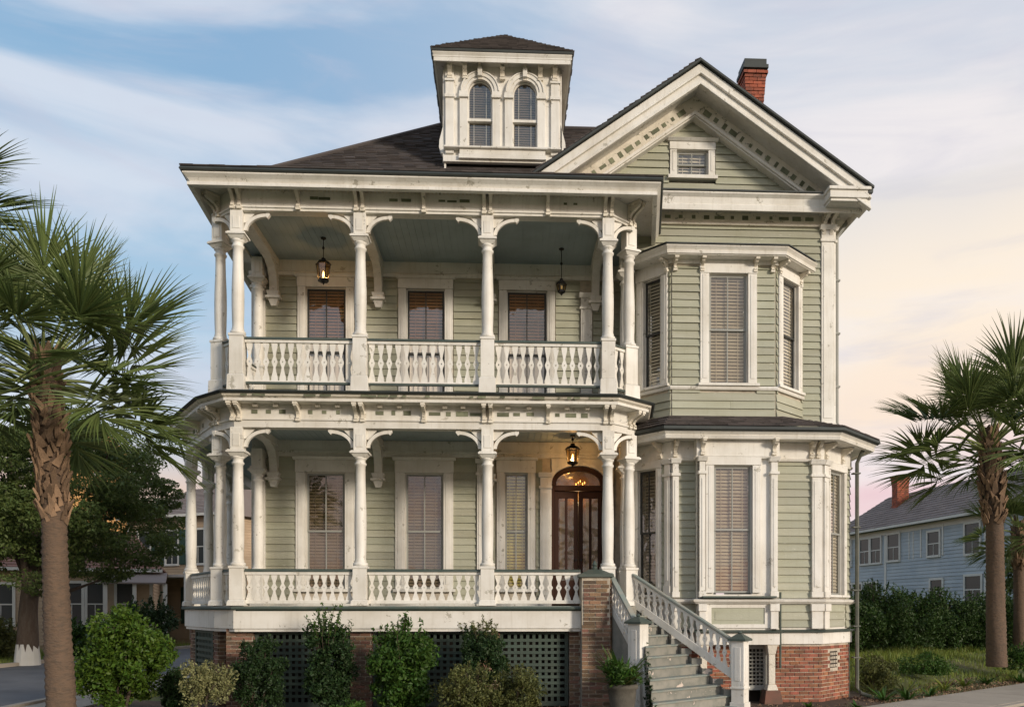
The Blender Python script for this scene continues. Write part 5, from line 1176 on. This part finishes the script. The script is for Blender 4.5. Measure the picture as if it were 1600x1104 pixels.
tree('dark tree behind the blue house garden at the right edge', 23.0, 16.5, .4, 5.6, 2.4, 1.8, 'l_tree', 90, 180, .18, 14, .2)
rs = np.random.RandomState(77); random.seed(77)
HG = 'dark hedge shrubs before the blue house'
hed = [(10.2, 10.0, 1.0, 1.15, 'leftmost hedge shrub beside the corner of the house'), (11.3, 10.8, 1.15, 1.25, 'second hedge shrub from the house corner'), (12.6, 11.2, 1.2, 1.33, 'tall full hedge shrub below the blue house corner board'),
       (13.9, 11.6, 1.2, 1.30, 'hedge shrub in the middle of the dark row'), (15.1, 12.0, 1.1, 1.15, 'lower hedge shrub left of the right palm trunk'), (16.3, 12.6, 1.2, 1.1, 'hedge shrub just behind the right palm trunk'), (17.9, 13.0, 1.3, 1.25, 'hedge shrub right of the right palm trunk'), (19.6, 13.5, 1.4, 1.2, 'hedge shrub at the right edge of the picture')]
for i, (x, y, a, b, lb) in enumerate(hed): shrub('hedge_shrub', lb, x, y, -.15, a, b*rnd(.74, .98), 'l_hedge', 14000, .095, 18, .35, cl=70, group=HG, zb=.48, lump=.24)
for x, y, a, b, m, lb in ((-15.6, 20.5, 1.2, 1.3, 'l_dark', 'dark bush before the porch of the red roofed cottage'), (-18.3, 19.5, .9, .7, 'l_mid', 'low bush under the cottage window'), (-16.6, 17.2, .7, .45, 'l_mid', 'small bush on the far verge beside the whitewashed trunk'),
    (-13.6, 24.5, 1.3, 1.5, 'l_tree2', 'tall loose bush between cottage and beige house'), (-19.9, 17.0, 1.0, .8, 'l_olive', 'pale bush at the left edge across the street'), (-12.6, 27.5, 1.3, 1.1, 'l_dark', 'dark bush low beside the side porch'), (-14.9, 28.5, 1.2, 1.2, 'l_mid', 'bush in front of the beige house door'), (-10.9, 22.0, 1.0, .55, 'l_dark', 'low dark bush seen past the round shrub')):
    shrub('garden_bush', lb, x, y, -.1, a, b, m, 5000, .14, 10, .4, cl=50)

# ------------------------------------------------------------------ NEIGHBOURING HOUSES
def bgwin(f, par, u0, u1, z0, z1, w=.12, shut=False, mull=True):
    o = MB().box(u0-w, u0, 0, .11, z0-w, z1+w, f).box(u1, u1+w, 0, .11, z0-w, z1+w, f).box(u0, u1, 0, .11, z1, z1+w, f).box(u0, u1, 0, .13, z0-w, z0, f).build('window', 'bgwhite', par)
    zm = (z0+z1)/2; MB().box(u0, u1, .05, .09, zm-.03, zm+.03, f).box((u0+u1)/2-.015, (u0+u1)/2+.015, .05, .085, z0, zm-.03, f).build('frame', 'bgwhite', o)
    MB().box(u0, u1, .05, .065, z0, z1, f).build('pane', 'bgglass', o)
    if shut:
        for a, b in ((u0-w-.42, u0-w), (u1+w, u1+w+.42)): MB().box(a, b, .05, .1, z0-.05, z1+.05, f).build('shutter', 'shutter', par)
# blue house
B0 = Vector((22.8, 39)); B1 = Vector((25.9, 14.2)); bfc = F(tuple(B0), tuple(B1)); bh = thing('blue_house', 'long blue clapboard house with grey roof behind the hedge', 'house')
q = bfc.N*-6
MB().slab([tuple(B0), tuple(B1), tuple(B1+q), tuple(B0+q)], 0, 7.0).build('wall', 'blueside', bh)
siding(bh, bfc, 0, bfc.L, .6, 6.9, single=False, pitch=.2, m='blueside')
fe = F(tuple(B0+q), tuple(B0)); siding(bh, fe, 0, 6, .6, 6.9, single=False, pitch=.2, m='blueside')
P0 = B0+bfc.N*.5-bfc.U*.5; P1 = B1+bfc.N*.5+bfc.U*.5; P2 = P1+bfc.N*-7; P3 = P0+bfc.N*-7; R0 = P0+bfc.N*-3.5+bfc.U*1.6; R1 = P1+bfc.N*-3.5-bfc.U*.2
rf = MB().add([(*P0, 7.0), (*P1, 7.0), (*P2, 7.0), (*P3, 7.0), (*R0, 9.5), (*R1, 9.5)], [(0, 1, 5, 4), (1, 2, 5), (2, 3, 4, 5), (3, 0, 4), (3, 2, 1, 0)]).build('roof', 'shingle2', bh)
shingles(rf, (*P0, 7.01), (*P1, 7.01), (*R1, 9.51), (*R0, 9.51), exp=.3, wd=.6, m='shingle2')
MB().box(-.5, bfc.L+.5, .42, .54, 6.86, 7.0, bfc).box(0, bfc.L, 0, .05, 6.55, 6.85, bfc).build('eave_board', 'bgwhite', bh)
MB().box(5.42, 5.62, 0, .06, .6, 6.5, bfc).build('corner_board', 'bgwhite', bh)
for a, b, c, d in ((.6, 1.6, 4.9, 6.45), (2.75, 3.75, 4.9, 6.45), (4.0, 5.05, 4.9, 6.45), (5.85, 7.0, 4.95, 6.5), (9.75, 10.75, 5.0, 6.3), (12.9, 14.0, 4.9, 6.45), (14.5, 15.6, 4.9, 6.45), (18.0, 19.1, 4.9, 6.45),
                   (.8, 1.7, 2.3, 3.6), (2.0, 2.9, 2.3, 3.6), (3.3, 4.6, 2.3, 3.6), (10.0, 11.0, 2.3, 3.6), (12.9, 14.1, 2.3, 3.7), (14.5, 15.6, 2.3, 3.7), (18, 19.1, 2.3, 3.7)): bgwin(bfc, bh, a, b, c, d)
MB().box(9.0, 9.12, 0, .06, 4.95, 6.6, bfc).box(10.95, 11.07, 0, .06, 4.95, 6.6, bfc).box(9.0, 11.07, 0, .07, 6.6, 6.7, bfc).box(7.9, 7.98, 0, .05, 4.9, 6.5, bfc).box(8.3, 8.38, 0, .05, 4.9, 6.5, bfc).build('trim', 'bgwhite', bh)
cc = Vector(bfc.w(4.1, -1.9, 0)[:2]); c2 = chimney(cc.x, cc.y, 7.6, 10.5, .42, .42, bh, m='chim', ch=.12)

def gable_house(name, label, p0, p1, depth, he, hr, wall_m, roof_m, wins, side=True, hip=1.5, shut=False, porch=None, pitch=.16):
    t = thing(name, label, 'house'); f = F(p0, p1); a, b = Vector(p0), Vector(p1); q = f.N*-depth
    MB().slab([tuple(a), tuple(b), tuple(b+q), tuple(a+q)], 0, he).build('wall', wall_m, t); siding(t, f, 0, f.L, .3, he, single=False, pitch=pitch, m=wall_m)
    fr_ = F(tuple(b), tuple(b+q)); siding(t, fr_, 0, depth, .3, he, single=False, pitch=pitch, m=wall_m)
    e = .45; P = [a+f.N*e-f.U*e, b+f.N*e+f.U*e, b+q-f.N*e+f.U*e, a+q-f.N*e-f.U*e]; r0 = (P[0]+P[3])/2+f.U*hip; r1 = (P[1]+P[2])/2-f.U*hip
    r = MB().add([(*p, he) for p in P]+[(*r0, hr), (*r1, hr)], [(0, 1, 5, 4), (1, 2, 5), (2, 3, 4, 5), (3, 0, 4), (3, 2, 1, 0)]).build('roof', roof_m, t)
    shingles(r, (*P[0], he+.01), (*P[1], he+.01), (*r1, hr+.01), (*r0, hr+.01), exp=.28, wd=.5, m=roof_m)
    MB().box(-e, f.L+e, e-.06, e+.03, he-.14, he+.01, f).build('eave_board', 'bgwhite', t)
    for x in (0, f.L-.14): MB().box(x, x+.14, 0, .05, .3, he-.15, f).build('corner_board', 'bgwhite', t)
    for w in wins: bgwin(f, t, *w, shut=shut)
    return t, f
t, f = gable_house('cottage', 'one storey beige cottage with red brown roof and white trim across the side street', (-24.5, 22.0), (-17.2, 24.6), 7, 3.9, 5.9, 'beige', 'redroof', [(1.0, 1.9, 1.3, 3.1), (3.9, 4.7, 1.25, 3.2), (4.95, 5.6, 1.25, 3.2), (6.2, 6.9, 1.25, 3.2)])
MB().side([(0, 3.6), (2.0, 3.15), (2.0, 3.22), (0, 3.75)], 5.7, 8.4, f).build('porch_roof', 'shingle2', t)
for x in (5.8, 7.0, 8.3): MB().box(x, x+.16, 1.75, 1.9, 0.2, 3.16, f).build('porch_post', 'bgwhite', t)
t, f = gable_house('clapboard_house', 'two storey beige house with dark green shutters beyond the cottage', (-22.6, 34), (-16.4, 31.0), 8, 7.4, 9.6, 'beige', 'shingle2', [(1.0, 1.9, 4.6, 6.5), (3.2, 4.1, 4.6, 6.5), (5.2, 6.1, 4.6, 6.5), (1.0, 1.9, 1.2, 3.2), (4.9, 5.8, 1.2, 3.2)], shut=True)
MB().box(-.1, 6.9, .0, 1.6, 3.75, 3.9, f).build('porch_roof', 'bgwhite', t)
for x in (0, 2.2, 4.4, 6.6): MB().box(x, x+.18, 1.4, 1.58, .3, 3.75, f).build('porch_post', 'bgwhite', t)
t, f = gable_house('brick_tower_house', 'tall ochre gabled building with sunlight put into its colour far behind the left palm', (-36.5, 52), (-33.2, 52), 6, 14.8, 18.0, 'gold', 'gold', [], hip=1.9)
